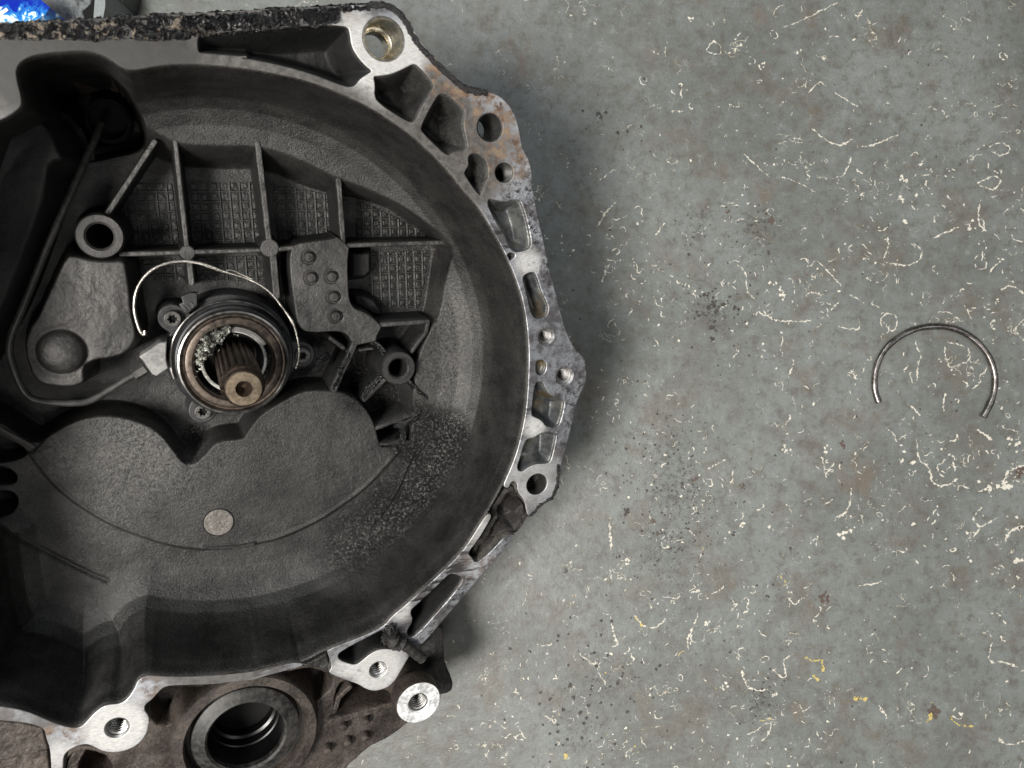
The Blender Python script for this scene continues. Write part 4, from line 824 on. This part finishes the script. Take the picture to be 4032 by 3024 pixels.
feature('differential_housing', -.045, -.085, M_OUTER, GB, poly=chaikin(DH, 1), holes=[circ(cx0, R0 - .002, 60)], wall=.006, top=dh_top, step=.0008, lump=.0003, cell=.003)
feature('casting_web', -.040, -.08, M_OUTER, GB, line=locs(tK((900, 1262), (1200, 1180), (1440, 1105)), -.040), width=.007, wall=.003, lump=.0006)
feature('casting_web', -.045, -.08, M_OUTER, GB, line=locs(tK((905, 1250), (960, 1050), (1060, 960)), -.045), width=.006, wall=.004, lump=.0006)
feature('casting_web', -.047, -.08, M_OUTER, GB, line=locs(tJ((720, 1480), (640, 1620), (600, 1800)), -.045), width=.009, wall=.004, lump=.0009)
for q in tK((1000, 1310), (1195, 1262), (860, 1515), (1040, 1452), (1195, 1402)):
    r = .0034; lathe('casting_stud', [(r + .0012, -.046), (r + .0002, -.0445), (r, -.0405), (r - .001, -.0392), (.0002, -.0388)], loc(q, -.04), M_OUTER, GB, 24)
sc_ = (972, 2908); sz = -.036; R0 = locr(sc_, 260, sz); R1 = locr(sc_, 215, sz); R2 = locr(sc_, 192, sz); R3 = locr(sc_, 138, sz)
cx0 = loc(sc_, sz)
lathe('seal_housing', [(R0 + .004, -.060), (R0 + .001, -.042), (R0, -.037), (R0 - .0012, -.0355), (R1 + .001, -.0350), (R1, -.0365), (R1 - .0004, -.050)], cx0, M_OUTER, GB, 90)
lathe('oil_seal', [(R1 - .0003, -.046), (R2 + .001, -.0465), (R2, -.041), (R2 - .0015, -.0400), (R3 + .004, -.0385), (R3 + .0015, -.0375), (R3, -.039), (R3 - .0003, -.050)], cx0, M_RUBBER, GB, 90)
lathe('seal_bore', [(R3 - .0002, -.043), (R3 - .0012, -.060), (R3 - .0022, -.0605), (R3 - .0022, -.068), (R3 - .004, -.069), (R3 - .004, -.078)], cx0, M_BORE, GB, 80)
lathe('bore_bottom', [(R3 - .0038, -.077), (.0002, -.078)], cx0, M_BLACK, GB, 40)
lp_ = tK((1655, 1090))[0]; lr = locr(lp_, 84, -.018); lb = locr(lp_, 34, -.018)
lathe('mounting_lug', [(lr * .7, -.085), (lr * .72, -.042), (lr * .8, -.036), (lr + .0003, -.031), (lr, -.0195), (lr - .001, -.018), (lb + .0012, -.0178), (lb, -.019)] , loc(lp_, -.018), [M_OUTG, M_LUG], GB, 60)
C.objects['mounting_lug'].data.materials[0] = M_OUTER
lg = C.objects['mounting_lug'].data
for f in lg.polygons:
    if abs(f.normal.z) > .7 and f.center.z > -.02: f.material_index = 1
lc = loc(tK((1655, 1090))[0], -.018)
th = lathe('threaded_hole', [(lb + .0001, -.0185)] + thread_profile(lb - .0002, -.019, -.042, .0022, .0012), lc, [M_THREAD, M_BLACK], GB, 48)
th['cx'], th['cy'] = lc; dark_grooves(th, lb - .0002)
lathe('hole_bottom', [(lb, -.0422), (.0003, -.043)], loc(tK((1655, 1090))[0], -.018), M_BLACK, GB, 24)
feature('mount_bracket', -.055, -.10, M_BRKT, GB, poly=chaikin(locs(tK((1300, 560), (1870, 385), (1885, 500), (1893, 750), (1965, 890), (1968, 960), (1930, 1012), (1830, 1040), (1400, 1080), (1250, 900)), -.055), 2), wall=.004, lump=.0004, top=lambda X, Y, d: -.004 * sstep((-d - .008) / .01))
feature('side_cover', -.010, -.03, M_OUTER, GB, poly=locs(tJ((-250, 1180), (0, 1240), (200, 1255), (385, 1300), (405, 1410), (440, 1505), (300, 1545), (100, 1590), (-250, 1650)), -.010), wall=.003, lump=.0006)
feature('side_cover', -.035, -.09, M_OUTER, GB, poly=locs(tJ((-250, 1560), (440, 1480), (480, 1900), (-250, 1900)), -.035), wall=.005, lump=.0008)
# shell and case beneath (closes the bell from outside and stands on the floor)
Xs, Ys = patch_grid(OPEN, .006, .003); Hs, drs = bowl_h(Xs, Ys)
grid_mesh('bell_shell', Xs, Ys, np.where(drs > .002, np.minimum(-.031, Hs - .009), -.0305), drs > -.004, M_OUTER, GB)
lathe('gear_case', [(.118, -.138), (.112, -.145), (.098, -.160), (.085, -.196), (.078, -.200), (.0002, -.200)], (-.005, .0), M_OUTER, GB, 64, wob=.03)
feature('case_back', -.1385, -.160, M_OUTER, GB, poly=circ((-.05, .03), .125, 40), wall=.01, step=.004)

lathe('casting_neck', [(.150, -.100), (.172, -.084), (.190, -.070), (.212, -.064), (.232, -.072), (.232, -.120), (.205, -.135), (.12, -.135)], (0, 0), M_OUTER, GB, 40, arc=(-1.90, -1.05))
lathe('axle_housing', [(R0 + .006, -.070), (R0 + .008, -.095), (R0 - .002, -.125), (R0 - .012, -.150), (.0002, -.150)], cx0, M_OUTER, GB, 60)
# grease and grime
CR = P1(tA((-200, 222), (300, 205), (700, 180), (900, 165), (1400, 137), (2212, 108)), tB((600, 85), (1200, 58), (1440, 45), (1452, 95), (1330, 95), (1210, 112), (1180, 160), (1150, 200), (1050, 208), (600, 238), (300, 262), (0, 292)), tA((1720, 318), (1700, 335), (1450, 350), (1000, 345), (500, 350), (0, 345), (-200, 345)))
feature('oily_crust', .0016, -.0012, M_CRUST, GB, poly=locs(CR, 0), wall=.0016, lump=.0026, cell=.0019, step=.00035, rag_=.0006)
feature('black_sealant_edge', .0010, -.003, M_SLUDGE, GB, line=locs(P1(tB((1470, 50), (1540, 45), (1620, 60), (1710, 120), (1775, 210), (1815, 300), (1880, 400), (1990, 520)), tC((560, 625), (660, 720), (760, 793), (900, 805))), 0), width=.0036, wall=.0012, lump=.0006, cell=.0028, step=.00035, rag_=.0005)
feature('black_sealant_edge', .0010, -.003, M_SLUDGE, GB, line=locs(tG((1545, 960), (1540, 1120), (1490, 1240), (1390, 1300), (1310, 1385)), 0), width=.0026, wall=.0012, lump=.0009, cell=.0012, step=.00035, rag_=.0006)

# ------------------------------------------------------------ loose things on the gearbox
wp = P1(tL((1262, 1330), (1262, 1360), (1240, 1372), (1200, 1290), (1165, 1150), (1175, 1010), (1230, 890), (1330, 790), (1480, 735), (1640, 722), (1800, 755), (1960, 820)), tE((330, 860), (450, 905), (560, 975), (640, 1060), (705, 1150), (760, 1225), (795, 1290), (822, 1400), (838, 1500), (828, 1600), (805, 1660)))
wz = -.055
wpath = smooth_path([(*loc(q, wz), wz) for q in wp], 2); nW = len(wpath)
wr = [(.0010 if i < nW * .45 else .00076) * (1 + .18 * math.sin(i * 1.7) * (i > nW * .5) + (.5 if nW * .74 < i < nW * .80 else 0)) for i in range(nW)]
wroot = empty('loose_wire', 'thin bright springy wire curling loosely over the release bearing and rivet plate', 'wire', FRAME)
tube('wire_strand', wpath, wr, M_WIRE, wroot, 10)
w2 = P1(tL((1600, 735), (1720, 742), (1850, 790), (1960, 830)), tE((230, 795), (330, 840), (430, 885)))
tube('wire_strand', smooth_path([(*loc(q, wz + .0006), wz + .0006 * math.sin(i)) for i, q in enumerate(w2)], 2), .0005, M_WIRE, wroot, 8)

stub = tK((1400, 470), (1420, 545), (1500, 560), (1560, 600), (1620, 650), (1690, 700))
sp_ = smooth_path([(*loc(q, .003), .0042) for q in stub], 2); sr_ = [.0042 + .0012 * math.sin(i * 1.3) if i < len(sp_) * .45 else .0037 + .0003 * math.sin(i * 2.1) for i in range(len(sp_))]
sroot = empty('rubber_stub', 'short black greasy rubber stub lying across the lower right flange edge', 'rubber stub', FRAME)
tube('stub_body', sp_, sr_, M_STUB, sroot, 14)
feature('grease_clot', .0068, -.004, M_SLUDGE, sroot, poly=chaikin(locs(tK((1370, 440), (1420, 410), (1470, 470), (1500, 520), (1590, 560), (1560, 620), (1480, 610), (1420, 625), (1370, 570), (1400, 520)), .002), 2), wall=.003, lump=.0026, cell=.0022, step=.0004, rag_=.0012)

# ------------------------------------------------------------ things on the floor behind the gearbox
def g3(q, z): return (*ground(q, z), z)
s = NT('glossy_blue_print')
xy = s.n('ShaderNodeSeparateXYZ'); s.put(xy.inputs[0], s.co)
burst = s.noise(90, 5, .7, dist=1.5); n0 = s.map(s.math('ADD', s.math('MULTIPLY', xy.outputs[1], -28), s.math('MULTIPLY', s.math('SUBTRACT', burst, .5), 1.4)), -.30, .30)
colb = s.mix(n0, (.005, .02, .32), (.04, .33, .75)); colb = s.mix(s.map(s.math('ADD', n0, s.math('MULTIPLY', s.math('SUBTRACT', burst, .5), 1.2)), .75, 1.05), colb, (.75, .88, .95))
M_PRINT = s.set(colb, .25)
zb = .045
c0 = g3(tA((200, 110))[0], zb)
pkt = [g3(q, zb) for q in tA((-250, -60), (300, -50), (437, 68), (400, 125), (330, 168), (270, 195), (0, 235), (-250, 260))]
n_ = len(pkt); vsb = [(p[0] - c0[0], p[1] - c0[1], zb) for p in pkt] + [(p[0] - c0[0], p[1] - c0[1], .0) for p in pkt]
ob = mesh('printed_carton', vsb, [tuple(range(n_))] + [(i, (i + 1) % n_, n_ + (i + 1) % n_, n_ + i) for i in range(n_)], M_PRINT, None, False)
ob.location = (c0[0], c0[1], 0.0005); tag(ob, 'glossy blue and white printed carton corner behind the gearbox, top left', 'carton')
M_WHITE = flake_mat('white_print', (.75, .78, .85), (.85, .88, .93))
sl = mesh('printed_stripe', [(*[a - b for a, b in zip(g3(q, zb)[:2], c0[:2])], zb + .0004) for q in tA((-20, 165), (80, 95), (60, 70), (-20, 125))], [(0, 1, 2, 3)], M_WHITE, ob, False)
sw = mesh('printed_stripe', [(*[a - b for a, b in zip(g3(q, zb)[:2], c0[:2])], zb + .0004) for q in tA((-20, 60), (30, 65), (10, 90), (-20, 95))], [(0, 1, 2, 3)], M_WHITE, ob, False)
# crumpled clear film
X, Y = np.meshgrid(np.linspace(0, 1, 60), np.linspace(0, 1, 40))
a_, b_, c_, d_ = [np.array(ground(q, .03)) for q in tA((300, -160), (860, -160), (700, 160), (500, 110))]
PX = (a_[0] * (1 - X) + b_[0] * X) * (1 - Y) + (d_[0] * (1 - X) + c_[0] * X) * Y; PY = (a_[1] * (1 - X) + b_[1] * X) * (1 - Y) + (d_[1] * (1 - X) + c_[1] * X) * Y
PZ = .012 + .012 * np.sin(X * 3.1) * (1 - Y * .5) + .004 * vnoise(PX, PY, .006, 2) + .003 * vnoise(PX, PY, .0025, 4)
s = NT('clear_film'); M_FILM = s.set((.55, .57, .58), .12, 0, s.bump(s.noise(140, 4, .6), .5, .004)); s.b.inputs['Transmission Weight'].default_value = .75; s.b.inputs['IOR'].default_value = 1.2
fl = grid_mesh('plastic_film', PX[::-1], PY[::-1], PZ[::-1], np.ones(X.shape, bool), M_FILM, None)
tag(fl, 'crumpled clear plastic film beside the blue carton behind the gearbox', 'plastic film')
# grey stand with black foot
gr_ = empty('machine_foot', 'pale grey machine leg with black foot standing behind the gearbox, top left', 'machine leg', loc_=(*ground(tA((900, 40))[0]), 0))
o2 = ground(tA((900, 40))[0])
def prism(name, pts, z0, z1, mat, par):
    P = [ground(q, z1) for q in pts]; n = len(P); v = [(x - o2[0], y - o2[1], z1) for x, y in P] + [(x - o2[0], y - o2[1], z0) for x, y in P]
    ob_ = mesh(name, v, [tuple(range(n))] + [(i, (i + 1) % n, n + (i + 1) % n, n + i) for i in range(n)], mat, par, False)
    md = ob_.modifiers.new('b', 'BEVEL'); md.width = .001; md.segments = 2; return ob_
M_GREYP = simple('grey_paint', (.22, .24, .24), .4, 0, .1)
prism('leg', tA((850, -200), (905, -200), (905, 60), (885, 160), (825, 160)), .001, .05, M_GREYP, gr_)
prism('gusset', tA((905, -200), (1130, -200), (1060, 0), (960, 70), (905, 110)), .001, .025, simple('grey_paint_dark', (.10, .11, .105), .5, 0, .1), gr_)
prism('foot', tA((835, -200), (850, -60), (822, 160), (745, 160), (730, 100), (800, 40)), .001, .03, M_BLACK, gr_)
